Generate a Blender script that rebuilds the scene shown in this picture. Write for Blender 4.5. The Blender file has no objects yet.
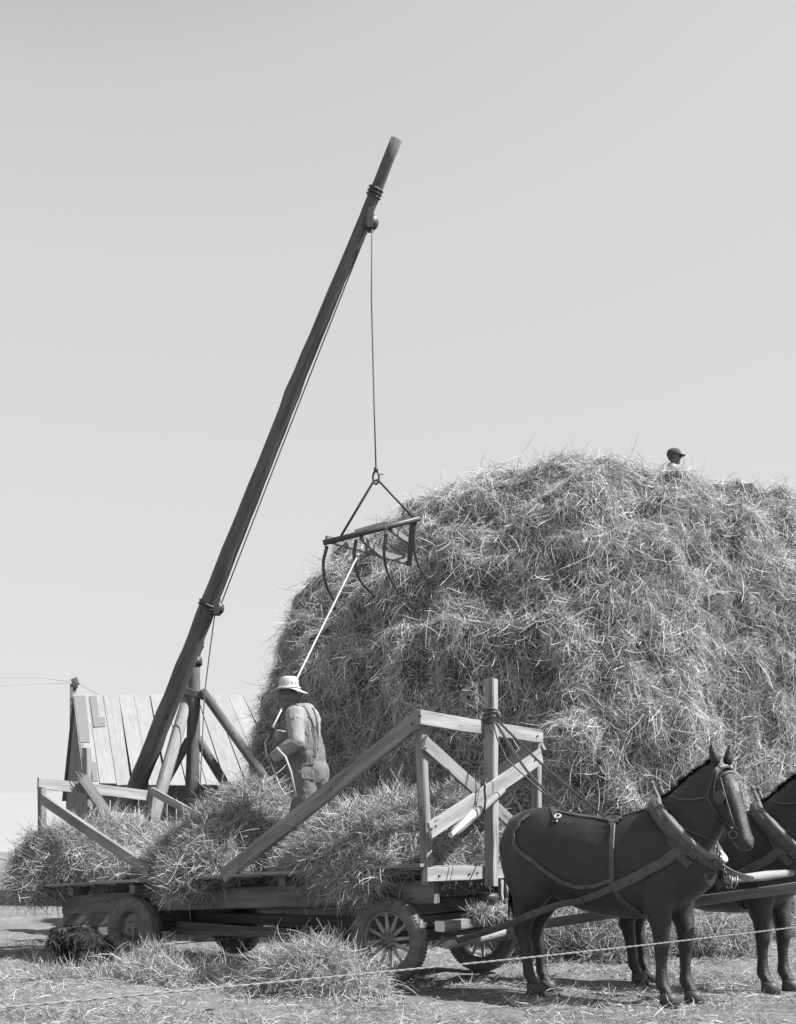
import bpy, bmesh, math, random
import numpy as np
from mathutils import Vector, Matrix, noise
from mathutils.bvhtree import BVHTree

random.seed(7)
RNG = np.random.default_rng(11)
S = bpy.context.scene
COL = S.collection
V = Vector
R = math.radians

# ------------------------------------------------------------------ camera
F, CX, CY, EYE = 1210.0, 398.0, 850.0, 1.26
cam_d = bpy.data.cameras.new('camera')
cam = bpy.data.objects.new('camera', cam_d)
COL.objects.link(cam)
cam.location = (0, 0, EYE)
cam.rotation_euler = (R(90), 0, 0)
cam_d.sensor_fit = 'HORIZONTAL'
cam_d.sensor_width = 36
cam_d.lens = F / 796 * 36
cam_d.shift_y = (CY - 512) / 796
cam_d.clip_start = 0.1
cam_d.clip_end = 6000
S.camera = cam
CAM = V((0, 0, EYE))


def P(px, py, Y):
    return V(((px - CX) / F * Y, Y, EYE + (CY - py) / F * Y))


def ray(px, py):
    return V(((px - CX) / F, 1, (CY - py) / F))


def onp(px, py, p0, n):
    d = ray(px, py)
    return CAM + d * ((p0 - CAM).dot(n) / d.dot(n))


# ------------------------------------------------------------------ world
SUN_AZ, SUN_EL = -15.0, 49.0
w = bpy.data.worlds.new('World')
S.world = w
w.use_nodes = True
nt = w.node_tree
nt.nodes.clear()
sky = nt.nodes.new('ShaderNodeTexSky')
sky.sky_type = 'NISHITA'
sky.sun_disc = False
sky.sun_elevation = R(SUN_EL)
sky.sun_rotation = R(90 - SUN_AZ)
sky.air_density = 0.8
sky.dust_density = 0.4
sky.ozone_density = 1.0
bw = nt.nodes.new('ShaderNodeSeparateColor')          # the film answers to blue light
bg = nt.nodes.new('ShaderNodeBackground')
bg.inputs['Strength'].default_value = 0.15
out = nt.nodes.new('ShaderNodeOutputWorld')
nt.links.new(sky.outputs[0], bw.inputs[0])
# sky brightness curve: pale towards the horizon, darkened overhead to cut the fill light
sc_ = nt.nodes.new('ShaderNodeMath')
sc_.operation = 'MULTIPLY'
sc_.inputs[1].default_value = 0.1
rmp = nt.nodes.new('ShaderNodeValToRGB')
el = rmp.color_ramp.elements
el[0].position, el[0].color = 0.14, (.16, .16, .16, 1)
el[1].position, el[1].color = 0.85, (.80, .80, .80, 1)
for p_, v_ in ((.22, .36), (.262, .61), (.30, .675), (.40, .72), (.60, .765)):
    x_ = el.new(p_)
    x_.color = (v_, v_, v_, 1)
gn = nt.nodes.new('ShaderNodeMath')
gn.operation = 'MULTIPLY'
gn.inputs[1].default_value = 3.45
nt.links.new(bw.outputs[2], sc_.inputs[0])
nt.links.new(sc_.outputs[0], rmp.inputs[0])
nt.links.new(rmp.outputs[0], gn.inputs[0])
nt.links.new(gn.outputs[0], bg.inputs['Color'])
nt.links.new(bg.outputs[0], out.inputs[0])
sd = bpy.data.lights.new('sun', 'SUN')
sd.energy = 5.0
sd.angle = R(0.5)
sd.color = (1, 0.995, 0.985)
sun = bpy.data.objects.new('sun', sd)
COL.objects.link(sun)
sv = V((math.cos(R(SUN_AZ)) * math.cos(R(SUN_EL)), math.sin(R(SUN_AZ)) * math.cos(R(SUN_EL)), math.sin(R(SUN_EL))))
sun.rotation_euler = sv.to_track_quat('Z', 'Y').to_euler()
sun.location = (10, -5, 20)
S.view_settings.view_transform = 'Standard'
S.view_settings.look = 'None'
S.view_settings.exposure = 0.95
S.view_settings.gamma = 1.0

# ------------------------------------------------------------------ materials


def newmat(name):
    m = bpy.data.materials.new(name)
    m.use_nodes = True
    t = m.node_tree
    t.nodes.clear()
    o = t.nodes.new('ShaderNodeOutputMaterial')
    b = t.nodes.new('ShaderNodeBsdfPrincipled')
    t.links.new(b.outputs[0], o.inputs[0])
    return m, t, b


def N(t, typ, **kw):
    n = t.nodes.new(typ)
    for k, v in kw.items():
        if k in n.inputs:
            n.inputs[k].default_value = v
        else:
            setattr(n, k, v)
    return n


def g(v):
    return (v, v, v, 1)


def ramp(t, src, stops):
    r = t.nodes.new('ShaderNodeValToRGB')
    e = r.color_ramp.elements
    e[0].position, e[0].color = stops[0][0], g(stops[0][1])
    e[1].position, e[1].color = stops[-1][0], g(stops[-1][1])
    for p, v in stops[1:-1]:
        x = e.new(p)
        x.color = g(v)
    t.links.new(src, r.inputs[0])
    return r.outputs[0]


def mul(t, a, b, mode='MULTIPLY', fac=1.0):
    m = t.nodes.new('ShaderNodeMix')
    m.data_type = 'RGBA'
    m.blend_type = mode
    m.inputs[0].default_value = fac
    t.links.new(a, m.inputs[6])
    t.links.new(b, m.inputs[7])
    return m.outputs[2]


def wood(name, base, rough=0.8, contrast=0.35, bump=0.35, knots=True, island=0.0, blotch=1.0):
    m, t, b = newmat(name)
    uv = N(t, 'ShaderNodeTexCoord')
    mp = N(t, 'ShaderNodeMapping')
    mp.inputs['Scale'].default_value = (1.0, 15, 1)
    t.links.new(uv.outputs['UV'], mp.inputs[0])
    n1 = N(t, 'ShaderNodeTexNoise', Scale=1.0, Detail=7.0, Roughness=0.65, Distortion=0.4)
    t.links.new(mp.outputs[0], n1.inputs['Vector'])
    mp2 = N(t, 'ShaderNodeMapping')
    mp2.inputs['Scale'].default_value = (0.8, 5, 1)
    t.links.new(uv.outputs['UV'], mp2.inputs[0])
    n2 = N(t, 'ShaderNodeTexNoise', Scale=1.3, Detail=4.0, Roughness=0.6)
    t.links.new(mp2.outputs[0], n2.inputs['Vector'])
    c1 = ramp(t, n1.outputs['Fac'], [(0.28, base * (1 - contrast * 1.5)), (0.42, base * (1 - contrast * .4)), (0.6, base * 1.04), (0.8, base * (1 + contrast * 0.35))])
    c2 = ramp(t, n2.outputs['Fac'], [(0.3, 1 - .38 * blotch), (0.52, 1.0), (0.7, 1 + .12 * blotch)])
    c = mul(t, c1, c2)
    if knots:
        mp3 = N(t, 'ShaderNodeMapping')
        mp3.inputs['Scale'].default_value = (2.2, 9, 1)
        t.links.new(uv.outputs['UV'], mp3.inputs[0])
        vo = N(t, 'ShaderNodeTexVoronoi', Scale=1.0)
        t.links.new(mp3.outputs[0], vo.inputs['Vector'])
        k = ramp(t, vo.outputs['Distance'], [(0.05, 0.35), (0.13, 1.0)])
        c = mul(t, c, k)
    if island:
        ge = N(t, 'ShaderNodeNewGeometry')
        ci = ramp(t, ge.outputs['Random Per Island'], [(0.0, 1 - island), (0.5, 1.0), (1.0, 1 + island * .4)])
        c = mul(t, c, ci)
    t.links.new(c, b.inputs['Base Color'])
    b.inputs['Roughness'].default_value = rough
    b.inputs['Specular IOR Level'].default_value = 0.25
    bp = N(t, 'ShaderNodeBump', Strength=bump, Distance=0.01)
    t.links.new(n1.outputs['Fac'], bp.inputs['Height'])
    t.links.new(bp.outputs[0], b.inputs['Normal'])
    return m


def plain(name, base, rough=0.7, spec=0.3, var=0.25, scale=8.0, bump=0.2, metal=0.0, bdist=0.01, stretch=(1, 1, 1)):
    m, t, b = newmat(name)
    tc = N(t, 'ShaderNodeTexCoord')
    mp = N(t, 'ShaderNodeMapping')
    mp.inputs['Scale'].default_value = stretch
    t.links.new(tc.outputs['Object'], mp.inputs[0])
    n1 = N(t, 'ShaderNodeTexNoise', Scale=scale, Detail=6.0, Roughness=0.62)
    t.links.new(mp.outputs[0], n1.inputs['Vector'])
    c = ramp(t, n1.outputs['Fac'], [(0.3, base * (1 - var)), (0.5, base), (0.72, base * (1 + var))])
    t.links.new(c, b.inputs['Base Color'])
    b.inputs['Roughness'].default_value = rough
    b.inputs['Specular IOR Level'].default_value = spec
    b.inputs['Metallic'].default_value = metal
    if bump:
        bp = N(t, 'ShaderNodeBump', Strength=bump, Distance=bdist)
        t.links.new(n1.outputs['Fac'], bp.inputs['Height'])
        t.links.new(bp.outputs[0], b.inputs['Normal'])
    return m


def strawmat(name, lo, mid, hi, rough=0.55):
    m, t, b = newmat(name)
    ge = N(t, 'ShaderNodeNewGeometry')
    c = ramp(t, ge.outputs['Random Per Island'], [(0.0, lo), (0.45, mid), (0.85, hi * .85), (1.0, hi)])
    tc = N(t, 'ShaderNodeTexCoord')
    n1 = N(t, 'ShaderNodeTexNoise', Scale=0.9, Detail=3.0)
    t.links.new(tc.outputs['Object'], n1.inputs['Vector'])
    c2 = ramp(t, n1.outputs['Fac'], [(0.3, 0.78), (0.6, 1.08)])
    c = mul(t, c, c2)
    t.links.new(c, b.inputs['Base Color'])
    b.inputs['Roughness'].default_value = rough
    b.inputs['Specular IOR Level'].default_value = 0.25
    tr = N(t, 'ShaderNodeBsdfTranslucent')
    t.links.new(c, tr.inputs[0])
    mx = N(t, 'ShaderNodeMixShader')
    mx.inputs[0].default_value = 0.05
    t.links.new(b.outputs[0], mx.inputs[1])
    t.links.new(tr.outputs[0], mx.inputs[2])
    t.links.new(mx.outputs[0], t.nodes['Material Output'].inputs[0])
    return m


def cloth(name, base):
    """worn cotton: broad drape folds and small creases in the bump, faded along the wear"""
    m, t, b = newmat(name)
    tc = N(t, 'ShaderNodeTexCoord')
    mp = N(t, 'ShaderNodeMapping')
    mp.inputs['Rotation'].default_value = (R(20), R(35), R(10))
    mp.inputs['Scale'].default_value = (1.0, 1.0, 0.45)
    t.links.new(tc.outputs['Object'], mp.inputs[0])
    n1 = N(t, 'ShaderNodeTexNoise', Scale=17.0, Detail=2.0, Roughness=0.5, Distortion=0.9)
    n1.noise_type = 'RIDGED_MULTIFRACTAL'
    t.links.new(mp.outputs[0], n1.inputs['Vector'])
    n2 = N(t, 'ShaderNodeTexNoise', Scale=7.0, Detail=5.0, Roughness=0.6)
    t.links.new(tc.outputs['Object'], n2.inputs['Vector'])
    c = ramp(t, n2.outputs['Fac'], [(0.3, base * .8), (0.5, base), (0.7, base * 1.18)])
    t.links.new(c, b.inputs['Base Color'])
    b.inputs['Roughness'].default_value = 0.92
    b.inputs['Specular IOR Level'].default_value = 0.08
    bp = N(t, 'ShaderNodeBump', Strength=0.75, Distance=0.022)
    t.links.new(n1.outputs['Fac'], bp.inputs['Height'])
    t.links.new(bp.outputs[0], b.inputs['Normal'])
    return m


M = {}
M['board'] = wood('weathered_board', 0.24, contrast=.62)
M['board_pale'] = wood('pale_board', 0.30, contrast=0.5)
M['board_dark'] = wood('dark_board', 0.13, contrast=0.45)
M['timber'] = wood('timber_grey', 0.18, contrast=0.4)
M['pole'] = wood('peeled_log', 0.12, contrast=0.6, bump=0.8)
M['post'] = wood('post_log', 0.12, contrast=0.5, bump=0.6)
M['pole_pale'] = wood('pale_log', 0.27, contrast=0.35)
M['roof'] = wood('roof_board', 0.275, contrast=0.15, bump=0.15, island=0.10, knots=False, blotch=.3)
M['gable'] = wood('gable_board', 0.16, contrast=0.4, island=0.25)
M['cutwood'] = plain('fresh_cut_wood', 0.6, var=0.08)
M['tar'] = plain('tar_paper', 0.17, rough=0.9, var=0.2, scale=30)
M['iron'] = plain('dark_iron', 0.05, rough=0.5, spec=0.5, var=0.3, scale=20)
M['steel'] = plain('worn_steel', 0.14, rough=0.38, spec=0.6, var=0.2, scale=20, metal=0.5)
M['wire'] = plain('zinc_wire', 0.17, rough=0.5, spec=0.5, var=0.2, scale=60)
M['rubber'] = plain('tyre_rubber', 0.14, rough=0.85, var=0.35, scale=12, bump=0.3)
M['rim'] = plain('painted_rim', 0.17, rough=0.7, var=0.3, scale=10)
M['spoke'] = wood('spoke_wood', 0.34, contrast=0.3, knots=False)
M['rope'] = plain('pale_rope', 0.40, rough=0.8, var=0.1, scale=80)
M['cable'] = plain('steel_cable', 0.12, rough=0.6, var=0.2, scale=50)
M['leather'] = plain('harness_leather', 0.045, rough=0.45, spec=0.5, var=0.35, scale=25, bump=0.25)
M['leather_worn'] = plain('worn_leather', 0.075, rough=0.55, spec=0.4, var=0.4, scale=25, bump=0.3)
M['wool'] = plain('white_fleece', 0.5, rough=0.95, var=0.15, scale=60, bump=0.6)
M['denim'] = cloth('denim', 0.155)
M['shirt'] = cloth('work_shirt', 0.25)
M['hat'] = plain('straw_hat', 0.44, rough=0.85, spec=0.1, var=0.08, scale=22, bump=0.3)
M['capcloth'] = plain('cap_cloth', 0.09, rough=0.9, spec=0.1, var=0.15, scale=30)
M['skin'] = plain('tanned_skin', 0.125, rough=0.6, spec=0.3, var=0.12, scale=25, bump=0.1)
M['hair'] = plain('hair', 0.12, rough=0.7, var=0.3, scale=60)
M['boot'] = plain('boot_leather', 0.07, rough=0.6, var=0.3, scale=20)
M['straw'] = strawmat('stack_straw', 0.20, 0.42, 0.76)
M['hay'] = strawmat('loose_hay', 0.17, 0.32, 0.54)
M['litter'] = strawmat('trodden_straw', 0.15, 0.30, 0.52)
M['core'] = plain('hay_core', 0.08, rough=0.95, spec=0.0, var=0.45, scale=16, bump=1.0, bdist=0.06)  # dark base: the shade between the stalks is put into this colour
M['fur'] = strawmat('dark_fur', 0.015, 0.03, 0.07, rough=0.5)
M['mane'] = strawmat('dark_mane', 0.008, 0.014, 0.03, rough=0.5)
M['hoof'] = plain('hoof', 0.06, rough=0.5, var=0.2)
M['hill'] = plain('dry_hill', 0.27, rough=1, spec=0, var=0.06, scale=0.01, bump=0)
M['eye'] = plain('eye', 0.01, rough=0.1, spec=0.6, var=0, bump=0)


def coat(name, base):
    m, t, b = newmat(name)
    tc = N(t, 'ShaderNodeTexCoord')
    n1 = N(t, 'ShaderNodeTexNoise', Scale=2.6, Detail=5.0, Roughness=0.6)
    t.links.new(tc.outputs['Object'], n1.inputs['Vector'])
    c = ramp(t, n1.outputs['Fac'], [(0.3, base * .7), (0.5, base), (0.75, base * 1.5)])
    t.links.new(c, b.inputs['Base Color'])
    r = ramp(t, n1.outputs['Fac'], [(0.3, 0.30), (0.7, 0.46)])
    t.links.new(r, b.inputs['Roughness'])
    b.inputs['Specular IOR Level'].default_value = 0.5
    b.inputs['Sheen Weight'].default_value = 0.09
    b.inputs['Sheen Roughness'].default_value = 0.35
    mp = N(t, 'ShaderNodeMapping')
    mp.inputs['Scale'].default_value = (18, 60, 60)
    t.links.new(tc.outputs['Object'], mp.inputs[0])
    n2 = N(t, 'ShaderNodeTexNoise', Scale=3.0, Detail=3.0)
    t.links.new(mp.outputs[0], n2.inputs['Vector'])
    bp = N(t, 'ShaderNodeBump', Strength=0.7, Distance=0.008)
    t.links.new(n2.outputs['Fac'], bp.inputs['Height'])
    bp2 = N(t, 'ShaderNodeBump', Strength=0.5, Distance=0.07)
    t.links.new(n1.outputs['Fac'], bp2.inputs['Height'])
    t.links.new(bp.outputs[0], bp2.inputs['Normal'])
    t.links.new(bp2.outputs[0], b.inputs['Normal'])
    return m


M['coat'] = coat('horse_coat', 0.019)
M['blaze'] = plain('white_star', 0.16, rough=0.7, var=0.1)


def groundmat():
    m, t, b = newmat('dry_ground')
    tc = N(t, 'ShaderNodeTexCoord')
    n1 = N(t, 'ShaderNodeTexNoise', Scale=0.5, Detail=8.0, Roughness=0.7)
    n2 = N(t, 'ShaderNodeTexNoise', Scale=14.0, Detail=8.0, Roughness=0.75)
    for n in (n1, n2):
        t.links.new(tc.outputs['Object'], n.inputs['Vector'])
    a = ramp(t, n1.outputs['Fac'], [(0.35, 0.16), (0.65, 0.25)])
    c = ramp(t, n2.outputs['Fac'], [(0.32, 0.45), (0.5, 0.95), (0.68, 1.25)])
    t.links.new(mul(t, a, c), b.inputs['Base Color'])
    b.inputs['Roughness'].default_value = 0.95
    b.inputs['Specular IOR Level'].default_value = 0.1
    bp = N(t, 'ShaderNodeBump', Strength=0.9, Distance=0.04)
    t.links.new(n2.outputs['Fac'], bp.inputs['Height'])
    t.links.new(bp.outputs[0], b.inputs['Normal'])
    return m


M['ground'] = groundmat()

# ------------------------------------------------------------------ object helpers


def tag(o, label=None, cat=None, group=None, kind=None):
    if label:
        o['label'] = label
    if cat:
        o['category'] = cat
    if group:
        o['group'] = group
    if kind:
        o['kind'] = kind
    return o


def thing(name, label, cat, loc=(0, 0, 0), rz=0.0, group=None):
    o = bpy.data.objects.new(name, None)
    COL.objects.link(o)
    o.location = loc
    o.rotation_euler = (0, 0, rz)
    o.empty_display_size = 0.2
    tag(o, label, cat, group)
    return o


def rootmat(o):
    m = Matrix.Translation(o.location) @ o.rotation_euler.to_matrix().to_4x4()
    return m


def worldmat(o):
    m = Matrix.Identity(4)
    while o:
        m = rootmat(o) @ m
        o = o.parent
    return m


class MB:
    """collects world-space geometry and links it as one mesh object"""

    def __init__(s):
        s.v, s.f, s.uv, s.mi, s.sm = [], [], [], [], []

    def face(s, idx, uvs=None, mi=0, sm=False):
        s.f.append(tuple(idx))
        s.uv.append(uvs or [(0, 0)] * len(idx))
        s.mi.append(mi)
        s.sm.append(sm)

    def loft(s, rings, lens, mi=0, sm=False, caps=True, closed=False, capmi=None):
        """rings: lists of points with equal counts; lens: position along length (m) for uv"""
        b = len(s.v)
        n = len(rings[0])
        ou, ov = random.random() * 9, random.random() * 9
        per = []
        acc = 0
        r0 = rings[len(rings) // 2]
        for i in range(n):
            per.append(acc)
            acc += (V(r0[(i + 1) % n]) - V(r0[i])).length
        per.append(acc)
        for r in rings:
            s.v.extend([tuple(p) for p in r])
        m = len(rings)
        for k in range(m if closed else m - 1):
            k2 = (k + 1) % m
            for i in range(n):
                j = (i + 1) % n
                s.face([b + k * n + i, b + k * n + j, b + k2 * n + j, b + k2 * n + i],
                       [(ou + lens[k], ov + per[i]), (ou + lens[k], ov + per[i + 1]), (ou + lens[k2], ov + per[i + 1]), (ou + lens[k2], ov + per[i])], mi, sm)
        if caps and not closed:
            cm = mi if capmi is None else capmi
            s.face([b + i for i in range(n)][::-1], [(ou + .02 * i, ov + .01 * (i % 3)) for i in range(n)], cm, False)
            e = b + (m - 1) * n
            s.face([e + i for i in range(n)], [(ou + .02 * i, ov + .01 * (i % 3)) for i in range(n)], cm, False)

    def beam(s, p0, p1, wd, th, up=(0, 0, 1), mi=0, wob=0.004, ch=None, seg=None, capmi=None, taper=1.0):
        """board from p0 to p1: wd along the cross direction nearest to up, th across it"""
        p0, p1 = V(p0), V(p1)
        d = (p1 - p0)
        L = d.length
        d.normalize()
        u = V(up)
        u = (u - d * u.dot(d)).normalized()
        c = d.cross(u).normalized()
        if ch is None:
            ch = min(wd, th) * 0.10
        seg = seg or max(3, int(L / 0.22))
        rings, lens = [], []
        hw, ht = wd / 2, th / 2
        prof = [(hw - ch, ht), (-hw + ch, ht), (-hw, ht - ch), (-hw, -ht + ch), (-hw + ch, -ht), (hw - ch, -ht), (hw, -ht + ch), (hw, ht - ch)]
        ph = random.random() * 6
        for k in range(seg + 1):
            t = k / seg
            o = p0 + d * L * t
            o = o + u * (math.sin(ph + t * 4) * wob) + c * (math.cos(ph * 2 + t * 3) * wob)
            f = 1 + (taper - 1) * t
            jt = min(wd, th) * .035
            rings.append([o + u * (a * f + random.uniform(-jt, jt)) + c * (e * f + random.uniform(-jt, jt)) for a, e in prof])
            lens.append(L * t)
        s.loft(rings, lens, mi, False, True, capmi=capmi)

    def tube(s, pts, rad, n=10, mi=0, sm=True, lump=0.0, closed=False, capmi=None):
        pts = [V(p) for p in pts]
        m = len(pts)
        if not hasattr(rad, '__len__'):
            rad = [rad] * m
        rings, lens = [], []
        L = 0
        prev = None
        for k in range(m):
            if closed:
                d = pts[(k + 1) % m] - pts[k - 1]
            else:
                d = pts[min(k + 1, m - 1)] - pts[max(k - 1, 0)]
            d.normalize()
            if prev is None:
                a = V((0, 0, 1)) if abs(d.z) < 0.9 else V((1, 0, 0))
                x = d.cross(a).normalized()
            else:
                x = (prev - d * prev.dot(d)).normalized()
            prev = x
            y = d.cross(x)
            if k:
                L += (pts[k] - pts[k - 1]).length
            rr = []
            for i in range(n):
                t = 2 * math.pi * i / n
                q = rad[k]
                if lump:
                    pp = pts[k] + (x * math.cos(t) + y * math.sin(t)) * q
                    q *= 1 + lump * noise.noise(pp * 5.0) + lump * .6 * noise.noise(pp * 17)
                rr.append(pts[k] + (x * math.cos(t) + y * math.sin(t)) * q)
            rings.append(rr)
            lens.append(L)
        s.loft(rings, lens, mi, sm, True, closed, capmi=capmi)

    def capsule(s, p0, p1, r0, r1, n=12, mi=0):
        p0, p1 = V(p0), V(p1)
        d = p1 - p0
        L = d.length
        d = d / L if L > 1e-6 else V((0, 0, 1))
        pts, rad = [], []
        for a in (85, 60, 35, 12):
            pts.append(p0 - d * r0 * math.sin(R(a)))
            rad.append(r0 * math.cos(R(a)))
        for t in (0.25, 0.5, 0.75):
            pts.append(p0 + d * L * t)
            rad.append(r0 + (r1 - r0) * t)
        for a in (12, 35, 60, 85):
            pts.append(p1 + d * r1 * math.sin(R(a)))
            rad.append(r1 * math.cos(R(a)))
        s.tube(pts, rad, n, mi)

    def ellipsoid(s, c, r, rot=None, n=18, mi=0):
        c = V(c)
        rings, lens = [], []
        for k in range(1, 12):
            t = math.pi * k / 12
            rr = []
            for i in range(n):
                a = 2 * math.pi * i / n
                p = V((r[0] * math.sin(t) * math.cos(a), r[1] * math.sin(t) * math.sin(a), -r[2] * math.cos(t)))
                if rot:
                    p = rot @ p
                rr.append(c + p)
            rings.append(rr)
            lens.append(k * .05)
        s.loft(rings, lens, mi, True, True)

    def mesh(s, name, mats, inv=None):
        me = bpy.data.meshes.new(name)
        vv = s.v if inv is None else [tuple(inv @ V(p)) for p in s.v]
        me.from_pydata(vv, [], s.f)
        for m in (mats if isinstance(mats, (list, tuple)) else [mats]):
            me.materials.append(m)
        uvl = me.uv_layers.new(name='UVMap')
        flat = [c for u in s.uv for p in u for c in p]
        uvl.data.foreach_set('uv', flat)
        me.polygons.foreach_set('material_index', s.mi)
        me.polygons.foreach_set('use_smooth', s.sm)
        me.update()
        return me

    def build(s, name, mats, parent=None, local=False):
        """local=True: the points are already in the parent's space"""
        inv = None
        if parent is not None and not local:
            inv = worldmat(parent).inverted()
        o = bpy.data.objects.new(name, s.mesh(name, mats, inv))
        COL.objects.link(o)
        o.parent = parent
        return o


def remeshed(mb, voxel, smooth=4, disp=None):
    """fuse overlapping closed shapes into one continuous skin; returns (verts, faces)"""
    me = mb.mesh('tmp', M['skin'])
    o = bpy.data.objects.new('tmp', me)
    COL.objects.link(o)
    r = o.modifiers.new('r', 'REMESH')
    r.mode = 'VOXEL'
    r.voxel_size = voxel
    if smooth:
        q = o.modifiers.new('s', 'SMOOTH')
        q.iterations = smooth
        q.factor = 0.5
    dg = bpy.context.evaluated_depsgraph_get()
    ev = o.evaluated_get(dg)
    m2 = ev.to_mesh()
    n = len(m2.vertices)
    co = np.empty(n * 3)
    m2.vertices.foreach_get('co', co)
    no = np.empty(n * 3)
    m2.vertices.foreach_get('normal', no)
    fs = [tuple(p.vertices) for p in m2.polygons]
    co = co.reshape(-1, 3)
    no = no.reshape(-1, 3)
    ev.to_mesh_clear()
    bpy.data.objects.remove(o)
    bpy.data.meshes.remove(me)
    if disp:
        for i in range(n):
            co[i] += no[i] * disp(V(co[i]))
    return co, fs


def from_arrays(name, co, fs, mats, parent=None, local=False, mi=None, smooth=True):
    co = np.asarray(co)
    if parent is not None and not local:
        m = np.array(worldmat(parent).inverted())
        co = co @ m[:3, :3].T + m[:3, 3]
    me = bpy.data.meshes.new(name)
    me.from_pydata([tuple(c) for c in co], [], fs)
    for m in (mats if isinstance(mats, (list, tuple)) else [mats]):
        me.materials.append(m)
    if smooth:
        me.polygons.foreach_set('use_smooth', [True] * len(me.polygons))
    if mi is not None:
        me.polygons.foreach_set('material_index', mi)
    me.update()
    o = bpy.data.objects.new(name, me)
    COL.objects.link(o)
    o.parent = parent
    return o


# ------------------------------------------------------------------ straw


def unit(a):
    return a / np.maximum(np.linalg.norm(a, axis=1, keepdims=True), 1e-9)


def sample(co, tris, n, weight=None):
    a, b, c = co[tris[:, 0]], co[tris[:, 1]], co[tris[:, 2]]
    cr = np.cross(b - a, c - a)
    ar = np.linalg.norm(cr, axis=1) / 2
    nm = unit(cr)
    wgt = ar.copy()
    if weight is not None:
        wgt *= weight((a + b + c) / 3, nm)
    k = RNG.choice(len(tris), n, p=wgt / wgt.sum())
    r1, r2 = np.sqrt(RNG.random(n)), RNG.random(n)
    p = a[k] * (1 - r1)[:, None] + b[k] * (r1 * (1 - r2))[:, None] + c[k] * (r1 * r2)[:, None]
    return p, nm[k]


def clumps(p, K):
    c = p[RNG.choice(len(p), K, replace=False)]
    idx = np.empty(len(p), int)
    dist = np.empty(len(p))
    for s in range(0, len(p), 8000):
        d = ((p[s:s + 8000, None, :] - c[None]) ** 2).sum(2)
        i = d.argmin(1)
        idx[s:s + 8000] = i
        dist[s:s + 8000] = np.sqrt(d[np.arange(len(i)), i])
    return c, idx, dist


def strands(p, nm, K=200, length=(.2, .5), width=.006, lift=(0, .5), droop=.5, curl=.6, spread=.6, down=1.0, bulge=.1, bulge_r=.3, seg=4, sink=.02, hug=0.0, mid=0.0):
    n = len(p)
    c, idx, dist = clumps(p, K)
    fdir = RNG.normal(size=(K, 3))
    fdir[:, 2] *= .5
    fdir = unit(fdir)
    fdir[:, 2] -= down
    fdir = unit(fdir)
    cl_lift = RNG.uniform(lift[0], lift[1], K)
    cl_b = RNG.uniform(.2, 1.0, K) * bulge
    p = p + nm * (cl_b[idx] * np.exp(-(dist / bulge_r) ** 2) - sink)[:, None]
    t = fdir[idx] + RNG.normal(size=(n, 3)) * spread
    t = unit(t - nm * (t * nm).sum(1)[:, None])
    li = np.clip(cl_lift[idx] + RNG.normal(size=n) * .22, -.1, 1.3)
    d = t * np.cos(li)[:, None] + nm * np.sin(li)[:, None]
    L = RNG.uniform(length[0], length[1], n) * (0.6 + RNG.random(n) * .7)
    p = p - t * (L * mid)[:, None]
    cv = RNG.normal(size=(n, 3)) * curl
    wv = RNG.uniform(.6, 1.3, n) * width
    rv = RNG.normal(size=(n, 3))
    side = unit(np.cross(d, rv))
    verts = np.empty((n, seg + 1, 2, 3))
    pos = p.copy()
    for k in range(seg + 1):
        f = 1.0 if k < seg else .45
        side = unit(side - d * (side * d).sum(1)[:, None])
        verts[:, k, 0] = pos + side * (wv * f / 2)[:, None]
        verts[:, k, 1] = pos - side * (wv * f / 2)[:, None]
        d = d + cv / seg
        d[:, 2] -= droop / seg
        d = d - nm * (hug / seg)
        d = unit(d)
        pos = pos + d * (L / seg)[:, None]
    base = (np.arange(n) * (seg + 1) * 2)[:, None]
    quad = []
    for k in range(seg):
        quad.append(np.stack([base[:, 0] + 2 * k, base[:, 0] + 2 * k + 1, base[:, 0] + 2 * k + 3, base[:, 0] + 2 * k + 2], 1))
    q = np.stack(quad, 1).reshape(-1, 4)
    return verts.reshape(-1, 3), q


def big_mesh(name, groups, parent=None):
    """groups: list of (verts Nx3, faces Mx3|4 array, material, smooth) joined to one mesh object"""
    vs, li, ls, lt, mi, sm = [], [], [], [], [], []
    nv = nl = 0
    me = bpy.data.meshes.new(name)
    for k, (v, f, mat, s) in enumerate(groups):
        me.materials.append(mat)
        f = np.asarray(f, dtype=np.int64)
        vs.append(v)
        li.append((f + nv).ravel())
        c = f.shape[1]
        ls.append(nl + np.arange(len(f)) * c)
        lt.append(np.full(len(f), c))
        mi.append(np.full(len(f), k))
        sm.append(np.full(len(f), s))
        nv += len(v)
        nl += f.size
    vs = np.concatenate(vs)
    if parent is not None:
        m = np.array(worldmat(parent).inverted())
        vs = vs @ m[:3, :3].T + m[:3, 3]
    li, ls, lt = np.concatenate(li), np.concatenate(ls), np.concatenate(lt)
    me.vertices.add(len(vs))
    me.vertices.foreach_set('co', vs.ravel().astype(np.float32))
    me.loops.add(len(li))
    me.loops.foreach_set('vertex_index', li.astype(np.int32))
    me.polygons.add(len(ls))
    me.polygons.foreach_set('loop_start', ls.astype(np.int32))
    me.polygons.foreach_set('material_index', np.concatenate(mi).astype(np.int32))
    me.polygons.foreach_set('use_smooth', np.concatenate(sm).astype(bool))
    me.update(calc_edges=True)
    o = bpy.data.objects.new(name, me)
    COL.objects.link(o)
    o.parent = parent
    return o


def tri(fs):
    out = []
    for f in fs:
        for k in range(1, len(f) - 1):
            out.append((f[0], f[k], f[k + 1]))
    return np.array(out)


def facing(p, nm):
    to = unit(np.array([0, 0, EYE + 1.0]) - p)
    d = (to * nm).sum(1)
    return np.where(d > -.25, 1.0, 0.12)


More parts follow.
